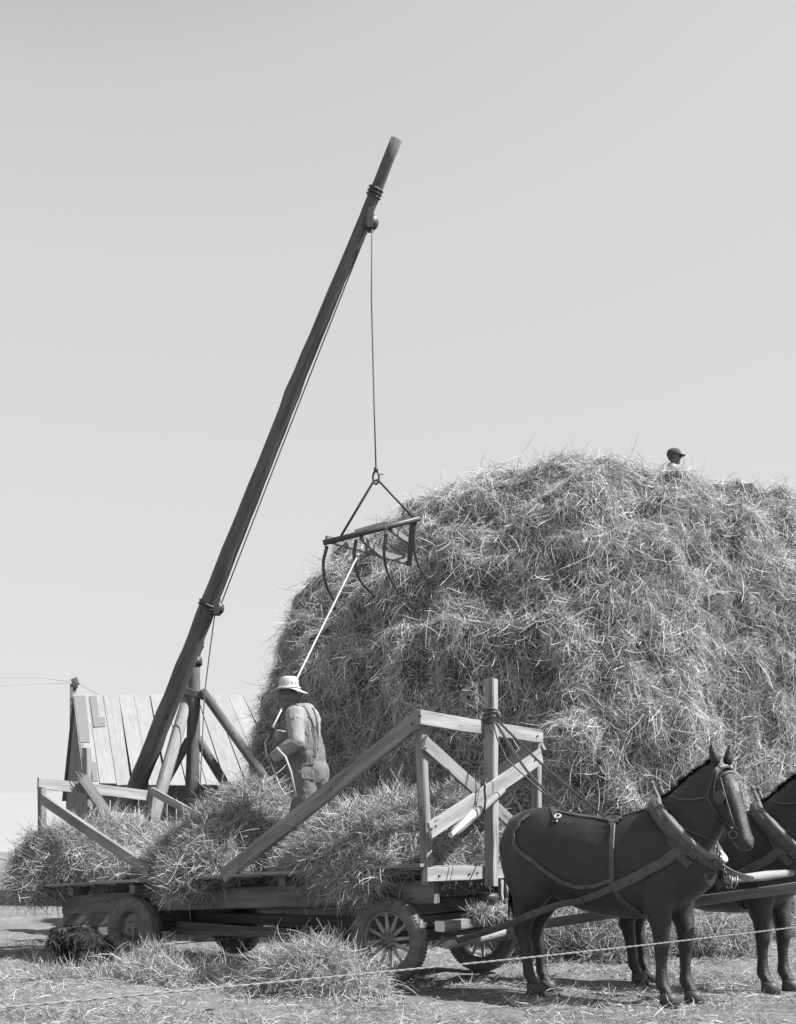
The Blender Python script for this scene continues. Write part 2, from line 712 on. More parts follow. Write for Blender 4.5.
def heap(name, blobs, n, label, cat, group=None, voxel=.06, amp=.09, mat='hay', origin=None, weight=None, on_bed=False, **kw):
    """hay heap: fused lumps covered in stalks"""
    mb = MB()
    for c, r in blobs:
        mb.ellipsoid(c, r[:3], Matrix.Rotation(r[3] if len(r) > 3 else 0, 3, 'Z'), n=20)
    co, fs = remeshed(mb, voxel, 6, lambda q: amp * (noise.fractal(q * 2.2, 1.0, 2.0, 4)) - .02)
    if on_bed:
        rel = co - np.array(PNF)
        ll, ww = -(rel @ np.array(A)), rel @ np.array(Nn)
        over = (ww > -.03) & (ww < WID + .03)
        co[:, 2] = np.where(over, np.maximum(co[:, 2], bedz(ll) + .022), co[:, 2])
        sh = np.minimum(0, ll - .06)
        co = co + np.array(A)[None] * sh[:, None]
    t = tri(fs)
    p, nm = sample(co, t, n, (lambda a, b: facing(a, b) * (1 if weight is None else weight(a, b))))
    sv_, sf = strands(p, nm, **kw)
    o = big_mesh(name, [(co, t, M['core'], True), (sv_, sf, M[mat], False)])
    if origin is not None:
        q = np.empty(len(o.data.vertices) * 3, np.float32)
        o.data.vertices.foreach_get('co', q)
        q = (q.reshape(-1, 3) - np.array(origin)).astype(np.float32)
        o.data.vertices.foreach_set('co', q.ravel())
        o.data.update()
        o.location = origin
    tag(o, label, cat, group)
    return o


# ------------------------------------------------------------------ setting: ground and hills
def build_ground():
    xs = np.concatenate([[-2500, -600, -150, -60, -25], np.linspace(-12, 14, 261), [25, 60, 150, 600, 2500]])
    ys = np.concatenate([[-300, -60, -15, 0, 4], np.linspace(6, 26, 201), [32, 60, 150, 600, 2500]])
    v, f = [], []
    for y in ys:
        for x in xs:
            z = 0.0
            if -12 < x < 14 and 6 < y < 26:
                z = 0.05 * noise.fractal(V((x * .9, y * .9, 0)), 1, 2, 4) + .02 * noise.noise(V((x * 3.5, y * 3.5, 5)))
            v.append((x, y, z - .03))
    nx = len(xs)
    for j in range(len(ys) - 1):
        for i in range(nx - 1):
            f.append((j * nx + i, j * nx + i + 1, (j + 1) * nx + i + 1, (j + 1) * nx + i))
    o = from_arrays('ground', v, f, M['ground'])
    o['kind'] = 'structure'


build_ground()


def build_hills():
    v, f = [], []
    n = 90
    for j in range(6):
        for i in range(n):
            a = R(-75 + 150 * i / (n - 1))
            rr = 900 + 110 * j
            h = (0, 26, 48, 63, 66, 20)[j] * (0.92 + .22 * noise.noise(V((i * .11, j * .13, 3))))
            v.append((rr * math.sin(a), rr * math.cos(a), h - 1))
    for j in range(5):
        for i in range(n - 1):
            f.append((j * n + i, j * n + i + 1, (j + 1) * n + i + 1, (j + 1) * n + i))
    o = from_arrays('hills', v, f, M['hill'])
    o['kind'] = 'structure'


build_hills()

# ------------------------------------------------------------------ wagon frame
TH = R(36)
A = V((math.cos(TH), -math.sin(TH), 0))        # forward
Nn = V((math.sin(TH), math.cos(TH), 0))        # towards the far side
UP = V((0, 0, 1))
PNF = V((0.236, 11.0, 0))
WID = 2.14
HY = -TH


def W(l, wv, z):
    return PNF - A * l + Nn * wv + UP * z


def bedz(l):
    return 1.10 - .05 * l


def nearp(px, py, wv=0.0):
    return onp(px, py, W(0, wv, 0), Nn)


def frontp(px, py, d=0.0):
    return onp(px, py, W(-d, 0, 0), A)


wag = thing('hay_wagon', 'flat wooden hay wagon with slanted rack boards standing beside the haystack', 'wagon', W(2.6, 1.07, 0), HY)


def part(mb, name, mat, parent=wag):
    return mb.build(name, mat, parent)


# bed planks run across the wagon
mb = MB()
l = 0.02
while l < 5.8:
    wd = random.uniform(.14, .22)
    e0, e1 = random.uniform(-.05, .03), random.uniform(-.04, .04)
    mb.beam(W(l + wd / 2, e0, bedz(l)), W(l + wd / 2, WID + e1, bedz(l)), wd - .008, .035, up=A, wob=.003)
    l += wd
part(mb, 'bed', M['board'])
mb = MB()
mb.beam(W(-.02, -.03, bedz(0) + .018), W(5.85, -.03, bedz(5.85) + .018), .03, .11, up=UP, wob=.004, seg=16)
part(mb, 'edge_board', M['board'])
for wv in (.28, 1.86):
    mb = MB()
    mb.beam(W(.05, wv, bedz(0) - .22), W(5.4, wv, bedz(5.4) - .22), .22, .09, up=UP, wob=.006, seg=14)
    part(mb, 'side_sill', M['timber'])
for l in (.75, 1.72, 2.8, 3.9, 4.95):
    mb = MB()
    mb.beam(W(l, .0, bedz(l) - .067), W(l, WID, bedz(l) - .067), .09, .085, up=UP)
    part(mb, 'cross_beam', M['timber'])
mb = MB()
mb.beam(W(-.03, -.02, bedz(0) - .06), W(-.03, WID + .02, bedz(0) - .06), .13, .05, up=UP)
part(mb, 'front_sill', M['board_pale'])


# front rack
def fb(name, q0, q1, wd, th, d, mat, **kw):
    m_ = MB()
    m_.beam(frontp(*q0, d), frontp(*q1, d), wd, th, up=kw.pop('up', UP), **kw)
    return part(m_, name, mat)


fb('top_rail', (418, 717), (541.5, 737), .135, .05, .03, M['board_pale'])
fb('near_post', (421, 722), (427, 885), .085, .085, -.045, M['board'], up=A)
fb('far_post', (536.5, 742), (538, 868), .085, .085, -.045, M['board'], up=A)
fb('centre_post', (491, 679), (491, 886), .115, .09, .105, M['board_pale'], up=A)
fb('cross_brace', (424, 742), (521, 832), .135, .032, .018, M['board'])
fb('cross_brace', (541, 756), (429, 831), .15, .035, .17, M['board_pale'])
m_ = MB()
q0, q1 = frontp(503, 790, .21), frontp(451, 835, .21)
m_.tube([q0 + (q1 - q0) * t for t in (0, .2, .4, .6, .8, .93, 1.0)], [.030, .036, .04, .044, .05, .046, .03], 10, capmi=1)
lashed = part(m_, 'lashed_pole', [M['board'], M['cutwood']])
m_ = MB()
m_.beam(frontp(474, 813, .262), frontp(452, 834, .262), .075, .03, up=UP, taper=.55, ch=.012)
m_.build('sawn_tip', M['cutwood'], lashed)
m_ = MB()
m_.tube([frontp(x, y, .27) for x, y in ((485, 781), (484.5, 790), (485.5, 800), (484, 812))], .012, 6)
m_.tube([frontp(485, 781, .27), frontp(487, 779, .14)], .012, 6)
m_.tube([frontp(484, 812, .27), frontp(486, 813, .14)], .012, 6)
m_.build('lashing', M['leather'], lashed)
m_ = MB()
m_.beam(nearp(422, 716, -.055), nearp(224, 876, -.055), .15, .06, up=UP)
part(m_, 'side_brace', M['board'])
m_ = MB()
m_.beam(W(0, WID + .05, 2.38), W(2.45, WID + .05, 1.03), .15, .06, up=UP)
part(m_, 'side_brace', M['board'])
# harness lines knotted round the centre post
m_ = MB()
cp = frontp(491, 716, .105)
for k in range(4):
    zz = -.045 + .03 * k
    pts = []
    for i in range(14):
        t = 2 * math.pi * i / 14
        cx_, sx = math.cos(t), math.sin(t)
        sc = 1 / max(abs(cx_), abs(sx)) ** .75
        pts.append(cp + A * cx_ * .066 * sc + Nn * sx * .056 * sc + UP * (zz + .02 * math.sin(t + k)))
    m_.tube(pts, .014, 6, closed=True)
m_.ellipsoid(cp + A * .08 + UP * .0, (.03, .03, .045))
knot = part(m_, 'strap_knot', M['leather_worn'])

for (x, y, d_) in ((421, 716, .065), (426, 748, .045), (538, 736, .065), (536, 760, .20), (432, 829, .20), (436, 826, .20), (492, 731, .16), (440, 876, .07), (478, 873, .07), (470, 874, .07)):
    m_ = MB()
    c_ = frontp(x, y, d_)
    m_.tube([c_ - A * .02, c_ + A * .003], .010, 8)
    part(m_, 'bolt', M['iron'])
for (x, y) in ((417, 722), (330, 789), (240, 864), (412, 724)):
    m_ = MB()
    c_ = nearp(x, y, -.088)
    m_.tube([c_ + Nn * .02, c_ - Nn * .003], .010, 8)
    part(m_, 'bolt', M['iron'])

# rear rack
LR = 5.8


def rp(px, py, d=0.0):
    return onp(px, py, W(LR - d, 0, 0), A)


m_ = MB()
m_.beam(rp(38, 783, .03), rp(150, 796, .03), .135, .03, up=UP)
part(m_, 'rear_rail', M['board_pale'])
m_ = MB()
m_.beam(rp(92, 815, .03), rp(152, 820, .03), .12, .03, up=UP)
part(m_, 'rear_rail', M['board_pale'])
m_ = MB()
m_.beam(rp(86.5, 748, -.05), rp(90, 905, -.05), .10, .08, up=A)
part(m_, 'rear_post', M['board'])
m_ = MB()
m_.beam(rp(152, 787, .06), rp(152, 885, .06), .08, .08, up=A)
part(m_, 'rear_post', M['board'])
m_ = MB()
m_.beam(rp(42, 787, .06), rp(42, 892, .06), .08, .08, up=A)
part(m_, 'rear_post', M['board'])
m_ = MB()
q0, q1 = rp(82, 778, .14), rp(134, 850, .14)
m_.beam(q0, q1, .15, .035, up=UP, mi=0)
dd = (q0 - q1).normalized()
for k, e in enumerate((-.055, -.02, .02, .05)):
    s0 = q0 + UP.cross(A).normalized() * 0 + (UP - dd * dd.z).normalized() * e
    m_.beam(s0 - dd * .05, s0 + dd * (.06, .13, .09, .04)[k], .022, .012, up=UP, taper=.3)
bb = part(m_, 'broken_board', M['timber'])
bb['label'] = 'dark leaning board with a splintered top end'
m_ = MB()
m_.beam(nearp(43, 799, .16), nearp(150, 872, .02), .12, .06, up=UP)
part(m_, 'side_brace', M['board'])
m_ = MB()
m_.beam(rp(152, 791, .1), W(3.6, WID + .03, 1.1), .10, .04, up=UP)
part(m_, 'side_brace', M['board_pale'])


# wheels
def ring_pts(c, ax, r, n, off=0.0, ph=0.0):
    ax = V(ax).normalized()
    x = ax.cross(UP).normalized()
    y = x.cross(ax)
    return [c + ax * off + (x * math.cos(ph + 2 * math.pi * i / n) + y * math.sin(ph + 2 * math.pi * i / n)) * r for i in range(n)]


def lathe(mb, c, ax, prof, n=40, mi=0, sm=True):
    """prof: (radius, offset along axis) closed loop profile around the axis"""
    rings = [ring_pts(c, ax, r, n, o) for r, o in prof]
    mb.loft(rings + [rings[0]], [.03 * i for i in range(len(rings) + 1)], mi, sm, caps=False)


def tyre(c, ax, rad, width, mat, parent):
    m_ = MB()
    q = []
    k = 16
    rt = width * .52
    for i in range(k):
        t = 2 * math.pi * i / k
        a, b_ = math.cos(t), math.sin(t)
        q.append((rad - rt + rt * (abs(a) ** .8) * (1 if a > 0 else -1), width / 2 * (abs(b_) ** .75) * (1 if b_ > 0 else -1)))
    lathe(m_, c, ax, q, 48)
    for i in range(72):       # tread bars
        t = 2 * math.pi * i / 72
        x = V(ax).cross(UP).normalized()
        y = x.cross(V(ax))
        d = x * math.cos(t) + y * math.sin(t)
        for s_ in (-1, 1):
            m_.beam(c + d * (rad - .0125) + V(ax) * s_ * .006, c + d * (rad - .019) + V(ax) * s_ * width * .38, .024, .016, up=d, seg=1, wob=0)
    return m_.build('tyre', mat, parent)


def spoke_wheel(c, ax, rad, wh):
    hub = MB()
    lathe(hub, c, ax, [(.015, -.085), (.036, -.085), (.042, -.04), (.075, -.03), (.080, -.02), (.080, .04), (.05, .06), (.045, .12), (.02, .12)], 20)
    for i in range(6):
        q = ring_pts(c, ax, .064, 6, -.030)[i]
        hub.capsule(q, q - V(ax) * .012, .008, .008, 6)
    root = hub.build('wheel', M['rim'], wag)
    ri = rad * .70
    m_ = MB()
    lathe(m_, c, ax, [(ri - .035, -.03), (ri, -.035), (ri + .02, -.045), (ri + .02, .045), (ri, .035), (ri - .035, .03)], 48)
    m_.build('rim', M['spoke'], root)
    for i in range(12):
        m_ = MB()
        a = ring_pts(c, ax, .07, 12, 0, .13)[i]
        b_ = ring_pts(c, ax, ri - .01, 12, 0, .13)[i]
        m_.tube([a, a.lerp(b_, .3), a.lerp(b_, .7), b_], [.021, .021, .015, .019], 8)
        m_.build('spoke', M['spoke'], root)
    tyre(c, ax, rad, .15, M['rubber'], root)
    return root


def disc_wheel(c, ax, rad, wh):
    m_ = MB()
    ri = rad * .68
    lathe(m_, c, ax, [(ri, -.06), (ri - .02, -.065), (ri - .035, -.03), (ri * .6, -.01), (.10, -.03), (.085, -.075), (.03, -.085), (.02, -.085), (.02, .04), (ri - .03, .04), (ri, .06)], 44)
    root = m_.build('wheel', M['rim'], wag)
    for q in ring_pts(c, ax, ri * .78, 5, -.0235, .9):
        m_ = MB()
        m_.tube([q, q - V(ax) * .004], [.036, .034], 14, mi=0)  # solid dark disc, its colour stands for the shade in a hole
        m_.build('dark_hole_disc', M['iron'], root)
    for q in ring_pts(c, ax, .085, 5, -.055, .2):
        m_ = MB()
        m_.capsule(q, q - V(ax) * .025, .012, .010, 8)
        m_.build('wheel_nut', M['iron'], root)
    tyre(c, ax, rad, .19, M['rubber'], root)
    return root


FWZ, RWZ = .405, .37
fw_near = onp(389, 942, W(0, .18, 0), Nn)
LF = (PNF - fw_near).dot(A)
rw_near = onp(134.5, 934, W(0, .16, 0), Nn)
LRW = (PNF - rw_near).dot(A)
spoke_wheel(W(LF, .18, FWZ), Nn, .42, None)
st = R(-6)
axf = V((math.sin(TH + st), math.cos(TH + st), 0))
spoke_wheel(W(LF - .06, 1.72, FWZ), Nn, .42, None)
disc_wheel(W(LRW, .16, RWZ), Nn, .385, None)
disc_wheel(W(LRW, 1.80, RWZ), Nn, .385, None)
for l, z in ((LF, FWZ), (LRW, RWZ)):
    m_ = MB()
    m_.tube([W(l, .1, z), W(l, 1.9, z)], .035, 10)
    m_.beam(W(l, .3, z + .02), W(l, 1.6, z + .02), .12, .12, up=UP)
    part(m_, 'axle', M['iron'])
m_ = MB()
m_.beam(W(LF, .3, FWZ + .16), W(LF, 1.85, FWZ + .16), .12, .14, up=UP)
m_.beam(W(LF - .02, .24, FWZ + .31), W(LF - .02, 1.9, FWZ + .31), .14, .13, up=UP)
m_.beam(W(LF - .06, .20, FWZ + .47), W(LF - .06, 1.92, FWZ + .47), .15, .12, up=UP)
part(m_, 'bolster', M['board_dark'])
m_ = MB()
m_.beam(W(LRW, .3, RWZ + .13), W(LRW, 1.85, RWZ + .13), .12, .14, up=UP)
m_.beam(W(LRW, .25, RWZ + .25), W(LRW, 1.9, RWZ + .25), .10, .14, up=UP)
part(m_, 'bolster', M['board_dark'])
m_ = MB()
m_.beam(W(LF + .05, 1.07, .52), W(LRW + .9, 1.07, .46), .11, .10, up=UP, seg=8)
part(m_, 'reach_pole', M['timber'])
for a_, b_ in (((178, 924), (312, 934)), ((172, 930), (345, 937))):
    m_ = MB()
    m_.beam(nearp(*a_, .55), nearp(*b_, .75), .075, .05, up=UP)
    part(m_, 'brace_rod', M['timber'])
m_ = MB()
m_.tube([nearp(175, 944, .4), nearp(240, 938, .4), nearp(300, 932, .4)], .006, 6)
part(m_, 'brake_rod', M['cable'])

# running gear in front: tongue, evener
m_ = MB()
m_.beam(W(.35, 1.07, .40), W(-3.35, 1.07, 1.0), .10, .085, up=UP, seg=14, taper=.85)
tongue = part(m_, 'tongue', M['timber'])
m_ = MB()
e0, e1 = W(-.22, .02, .40), W(-.22, 1.5, .50)
m_.tube([e0.lerp(e1, t) for t in (0, .06, .3, .5, .7, .94, 1)], [.03, .042, .05, .052, .05, .042, .03], 12)
part(m_, 'evener', M['pole_pale'])
m_ = MB()
m_.beam(W(-.05, .18, .56), W(-.05, 1.25, .58), .095, .11, up=UP, capmi=1)
part(m_, 'draw_bar', [M['board'], M['cutwood']])
m_ = MB()
m_.beam(W(.0, .30, .42), W(-.2, 1.05, .42), .07, .05, up=UP)
part(m_, 'hound', M['timber'])
m_ = MB()
m_.beam(W(.0, 1.85, .42), W(-.2, 1.10, .42), .07, .05, up=UP)
part(m_, 'hound', M['timber'])
# splintered cleats hanging from the front sill
for (x, y0, y1, th_) in ((500, 880, 900, .05), (505, 880, 897, .035)):
    m_ = MB()
    m_.beam(frontp(x, y0, .03), frontp(x + 2, y1, .06), .05, th_, up=A, taper=.7)
    part(m_, 'cleat', M['board_pale'])
m_ = MB()
m_.tube([frontp(487, 893, .02), frontp(487, 897, .02), frontp(487, 903, .02), frontp(487, 905, .02)], [.10, .12, .09, .03], 16)
part(m_, 'king_pin', M['iron'])

# hay on the wagon --------------------------------------------------
hk = dict(length=(.10, .36), width=.0047, lift=(.0, .60), droop=.35, curl=1.3, spread=1.2, down=.25, bulge=.07, bulge_r=.09, seg=5, sink=.005, hug=1.1, mid=.45)


def WB(l, wv, z, rl, rw, rz):
    return (W(l, wv, z), (rl, rw, rz, HY))


heap('hay_pile', [WB(5.35, 1.0, 1.08, .80, .85, .48), WB(4.75, .62, .92, .50, .40, .26), WB(5.6, .30, 1.06, .50, .34, .40), WB(5.7, .02, .92, .36, .13, .28), WB(4.75, 1.1, 1.0, .6, .75, .40)],
     75000, 'shaggy heap of loose hay at the rear end of the wagon, by the broken board', 'hay heap', 'heaps of hay on the wagon', origin=W(5.3, .8, .85), K=1500, on_bed=True, **hk)
heap('hay_pile', [WB(3.15, 1.05, 1.15, .75, .80, .55), WB(3.25, 1.15, 1.52, .52, .50, .42), WB(2.85, 1.0, 1.38, .36, .48, .34), WB(3.35, .42, 1.02, .50, .36, .40), WB(3.15, .03, .94, .30, .12, .20), WB(3.9, 1.0, .95, .42, .62, .34), WB(2.95, .42, 1.10, .42, .36, .36), WB(2.3, 1.35, 1.0, .40, .45, .24)],
     100000, 'tall heap of loose hay in the wagon middle, before the standing man', 'hay heap', 'heaps of hay on the wagon', origin=W(3.1, .9, .95), K=1800, on_bed=True, **hk)
heap('hay_pile', [WB(1.15, 1.0, 1.15, .80, .80, .48), WB(.48, 1.15, 1.22, .30, .66, .58), WB(1.75, .85, 1.06, .45, .62, .34), WB(1.0, .40, 1.18, .58, .36, .40), WB(.80, .02, 1.04, .44, .12, .20), WB(1.05, .10, 1.16, .5, .15, .22), WB(.40, .75, 1.10, .22, .45, .38), WB(1.35, 1.4, 1.35, .38, .36, .45)],
     112500, 'broad heap of loose hay behind the crossed boards at the front of the wagon', 'hay heap', 'heaps of hay on the wagon', origin=W(1.0, .8, 1.1), K=2000, on_bed=True, **hk)
heap('hay_tuft', [(W(-.12, 1.0, .66), (.16, .40, .06, HY)), (W(-.2, 1.35, .60), (.2, .3, .12, HY))],
     3500, 'small tuft of hay caught on the running gear under the wagon front', 'hay', voxel=.03, amp=.03, origin=W(-.1, 1.1, .6), K=60, length=(.06, .16), width=.0042, lift=(0, .3), droop=.6, curl=2.5, spread=1.2, down=.2, bulge=.02, bulge_r=.06, seg=4, sink=.01, hug=1.5)

# ------------------------------------------------------------------ haystack


def build_stack():
    ang = R(37)
    e1 = np.array([math.cos(ang), math.sin(ang)])
    e2 = np.array([-math.sin(ang), math.cos(ang)])
    C = np.array([4.16, 21.9])
    a, b, H, n, m = 6.55, 4.53, 7.50, 3.65, 3.27
    nu, nv = 420, 120
    co = np.zeros((nv + 1, nu, 3))
    for j in range(nv + 1):
        s = j / nv
        h = math.sin(s * math.pi / 2) ** 1.05
        rs = max(0.0, (1 - h ** m)) ** (1 / m)
        # undercut foot, belly at one third height
        rs *= 0.955 + .05 * math.sin(min(1, h / .55) * math.pi / 2)
        for i in range(nu):
            t = 2 * math.pi * i / nu
            c, q = math.cos(t), math.sin(t)
            r = (abs(c / a) ** n + abs(q / b) ** n) ** (-1 / n)
            x, y = r * c * rs, r * q * rs
            p = C + e1 * x + e2 * y
            co[j, i] = (p[0], p[1], h * H)
    co = co.reshape(-1, 3)
    # radial lumps and layers
    out_ = co.copy()
    for k in range(len(co)):
        p = V(co[k])
        d = V((p.x - C[0], p.y - C[1], (p.z - 1.5) * .8))
        d.normalize()
        big = noise.fractal(V((p.x * .42, p.y * .42, p.z * .40 + 3)), 1, 2, 3) * .34
        lay = noise.fractal(V((p.x * .9 + 7 + p.z * .4, p.y * .9, p.z * 1.15 - p.x * .3)), 1, 2, 3) * .24
        fine = noise.fractal(p * 1.9, 1, 2, 4) * .20
        f = min(1, p.z / .8) * .7 + .3
        out_[k] = np.array(p + d * (big + lay + fine) * f)
        # hollow trodden top behind the crest
        dx, dy = p.x - 4.6, p.y - 20.7
        if p.z > 4:
            out_[k][2] += .03 * math.exp(-((p.x - 4.2) / 1.1) ** 2 - ((p.y - 18.7) / .9) ** 2) - .0 * math.exp(-((p.x - .4) / 1.0) ** 2 - ((p.y - 18) / 1.5) ** 2)
            out_[k][2] -= 1.35 * math.exp(-((dx / 1.2) ** 2 + (dy / 0.9) ** 2)) * min(1, (p.z - 4) / 1.5)
    for X in (290, 350, 400, 440, 480, 520, 580, 630, 660, 674, 690, 720, 742):
        px = CX + out_[:, 0] / out_[:, 1] * F
        k = abs(px - X) < 5
        yy = CY - (out_[k][:, 2] - EYE) / out_[k][:, 1] * F
        print('SIL', X, round(float(yy.min())))
    f = []
    for j in range(nv):
        for i in range(nu):
            i2 = (i + 1) % nu
            f.append((j * nu + i, j * nu + i2, (j + 1) * nu + i2, (j + 1) * nu + i))
    return out_, np.array(f)


sco, sq = build_stack()
stri = np.concatenate([sq[:, [0, 1, 2]], sq[:, [0, 2, 3]]])


def sweight(c, nm):
    k = facing(c, nm)
    px = CX + c[:, 0] / np.maximum(c[:, 1], 1) * F
    return k * np.where(px > 1000, .15, 1.0) * np.where(c[:, 1] > 24, .15, 1.0)


p_, n_ = sample(sco, stri, 400000, sweight)
v1, f1 = strands(p_, n_, K=2200, length=(.14, .44), width=.0049, lift=(.0, .35), droop=.5, curl=.9, spread=.75, down=1.1, bulge=.11, bulge_r=.18, seg=3, sink=.02, hug=.9, mid=.25)
p_, n_ = sample(sco, stri, 26000, sweight)
v2, f2 = strands(p_, n_, K=1500, length=(.2, .55), width=.0056, lift=(.0, .35), droop=.9, curl=1.5, spread=1.1, down=.3, bulge=.2, bulge_r=.16, seg=4, sink=.0, hug=1.2, mid=.4)
hs = big_mesh('haystack', [(sco, stri, M['core'], True), (np.concatenate([v1, v2]), np.concatenate([f1, f2 + len(v1)]), M['straw'], False)])
tag(hs, 'huge rounded shaggy haystack towering behind the wagon and the horses', 'haystack')
stack_bvh = BVHTree.FromPolygons([V(c) for c in sco], [tuple(q) for q in sq])

# loose hay on the ground ------------------------------------------------
gk = dict(length=(.10, .34), width=.0042, lift=(.0, .60), droop=.35, curl=1.3, spread=1.2, down=.1, bulge=.06, bulge_r=.09, seg=5, sink=.005, hug=1.1, mid=.45)
heap('hay_pile', [(P(316, 988, 10.9), (.36, .36, .33, 0)), (P(346, 992, 10.8), (.36, .3, .18, 0)), (P(290, 988, 11.0), (.32, .35, .18, 0))],
     40000, 'rounded pile of hay on the ground in front of the spoked wheel', 'hay pile', origin=P(315, 990, 10.9), K=500, voxel=.04, amp=.06, **gk)
heap('hay_pile', [(P(205, 984, 11.8), (.42, .35, .09, 0)), (P(172, 982, 11.9), (.36, .3, .12, 0)), (P(232, 986, 11.7), (.32, .28, .07, 0))],
     27500, 'low spread of loose hay on the ground between the two wheels', 'hay pile', origin=P(205, 985, 12.0), K=400, voxel=.04, amp=.05, **gk)
heap('hay_pile', [(P(138, 980, 12.3), (.28, .25, .15, 0)), (P(108, 985, 12.2), (.42, .28, .07, 0)), (P(66, 985, 12.3), (.4, .3, .06, 0)), (P(156, 968, 12.5), (.10, .10, .24, 0))],
     27500, 'ragged low pile of hay against the foot of the rear disc wheel', 'hay pile', origin=P(115, 985, 12.3), K=400, voxel=.04, amp=.05, **gk)
heap('hay_pile', [(P(600, 935, 14.6), (1.3, .7, .45, .2)), (P(680, 938, 14.9), (1.1, .6, .42, 0)), (P(545, 935, 14.4), (.6, .5, .35, 0))],
     26000, 'low skirt of fallen hay along the foot of the stack behind the horses', 'hay pile', origin=P(610, 950, 14.6), K=500, voxel=.06, amp=.1, **gk)

# litter of straw on the ground
n = 60000
lx = RNG.uniform(-5.2, 6.0, n)
ly = 8.2 + RNG.random(n) ** 1.3 * 8.5
pts = np.stack([lx, ly, np.full(n, -.005)], 1)
dens = np.array([noise.noise(V((x * .9, y * .9, 1))) for x, y in zip(lx, ly)])
keep = dens + RNG.random(n) * .9 > .28
pts = pts[keep]
vv_, ff_ = strands(pts, np.tile([[0, 0, 1.0]], (len(pts), 1)), K=900, length=(.04, .17), width=.0042, lift=(0, .3), droop=.5, curl=.9, spread=1.0, down=0, bulge=.02, bulge_r=.1, seg=3, sink=0)
lit = big_mesh('straw_litter', [(vv_, ff_, M['litter'], False)])
mb_c, mb_f = [], []
ico = [(0, 0, 1), (.9, 0, .1), (.28, .85, .1), (-.72, .53, .1), (-.72, -.53, .1), (.28, -.85, .1), (0, 0, -.6)]
icf = [(0, 1, 2), (0, 2, 3), (0, 3, 4), (0, 4, 5), (0, 5, 1), (6, 2, 1), (6, 3, 2), (6, 4, 3), (6, 5, 4), (6, 1, 5)]
for k in range(2600):
    x, y = random.uniform(-5, 6), 8.3 + random.random() ** 1.4 * 8
    if noise.noise(V((x * .8, y * .8, 9))) + random.random() * .7 < .3:
        continue
    q = random.uniform(.006, .028) * (1.6 if random.random() < .06 else 1)
    b_ = len(mb_c)
    for c in ico:
        j = random.uniform(.7, 1.25)
        mb_c.append((x + c[0] * q * j, y + c[1] * q * j, -.02 + c[2] * q * .7 * j))
    mb_f += [tuple(b_ + i for i in f) for f in icf]
clod = from_arrays('dirt_clods', mb_c, mb_f, M['ground'], smooth=False)
tag(clod, 'small clods of dry earth strewn over the bare ground', 'clods', kind='stuff')
tag(lit, 'scattered straw lying over the bare dry ground', 'straw', kind='stuff')

# ------------------------------------------------------------------ shed
SHN = V((.2, -1, 0)).normalized()
RIDGE = P(73, 695, 33)
slope = V((SHN.x, SHN.y, -.466))
ridge_dir = V((-SHN.y, SHN.x, 0)).normalized()
roofn = ridge_dir.cross(slope).normalized()
if roofn.z < 0:
    roofn = -roofn
shed = thing('shed', 'low old shed with a pale board roof behind the derrick', 'shed', P(73, 695, 33) * 1.0, 0)
shed.location.z = 0
mb = MB()
xs_top = [73, 88, 103, 119, 134, 150, 165, 181, 197, 213, 228, 243, 258, 273, 290, 308]
xs_bot = [84, 100, 117, 133, 149, 168, 187, 207, 226, 246, 265, 285, 304, 324, 345, 368]
for i in range(len(xs_top) - 1):
    gap = random.uniform(.5, 1.3)
    gb_ = gap + random.choice((0, 0, 0, 1.6))
    off = roofn * random.uniform(0, .015)
    yb = 783 + random.uniform(-1.5, 2.5)
    ya = 695 + random.uniform(-.8, .6)
    q = [onp(xs_top[i], ya, RIDGE, roofn), onp(xs_top[i + 1] - gap * .5, ya, RIDGE, roofn), onp(xs_bot[i + 1] - gb_, yb, RIDGE, roofn), onp(xs_bot[i], yb, RIDGE, roofn)]
    c = MB()
    nseg = 8
    rings, lens = [], []
    for k in range(nseg + 1):
        t = k / nseg
        a_, b_ = q[0].lerp(q[3], t) + off, q[1].lerp(q[2], t) + off
        wv = roofn * (.006 * math.sin(i * 3 + t * 5))
        rings.append([a_ + wv, b_ - wv, b_ - roofn * .028, a_ - roofn * .028])
        lens.append((q[0] - q[3]).length * t)
    mb.loft(rings, lens)
roof = mb.build('roof', M['roof'], shed)
mb = MB()
q = [onp(x, y, RIDGE - roofn * .10, roofn) for x, y in ((74, 696.5), (307, 696.5), (366, 781), (85, 781))]
mb.loft([[q[0], q[1], q[1] - roofn * .03, q[0] - roofn * .03], [q[3], q[2], q[2] - roofn * .03, q[3] - roofn * .03]], [0, 6])
mb.build('roof_shade_sheet', M['board_dark'], shed)  # flat dark sheet added below the boards, stands for shade in the gaps
# tar paper patches
mb = MB()
for poly in ([(74, 695.5), (85.5, 695.5), (90, 742), (80, 742)], [(89.5, 696), (96.5, 695.5), (99, 717), (104.5, 717), (105.5, 726), (94, 727)], [(80, 743), (83.5, 743), (89, 781), (84.5, 781)], [(91, 762), (96, 762), (98, 781), (93, 781)]):
    q = [onp(x, y, RIDGE + roofn * .03, roofn) for x, y in poly]
    mb.v.extend([tuple(c) for c in q] + [tuple(c - roofn * .008) for c in q])
    b0 = len(mb.v) - 2 * len(q)
    k = len(q)
    mb.face([b0 + i for i in range(k)])
    mb.face([b0 + k + i for i in range(k)][::-1])
    for i in range(k):
        mb.face([b0 + i, b0 + k + i, b0 + k + (i + 1) % k, b0 + (i + 1) % k])
mb.build('tar_paper', M['tar'], roof)
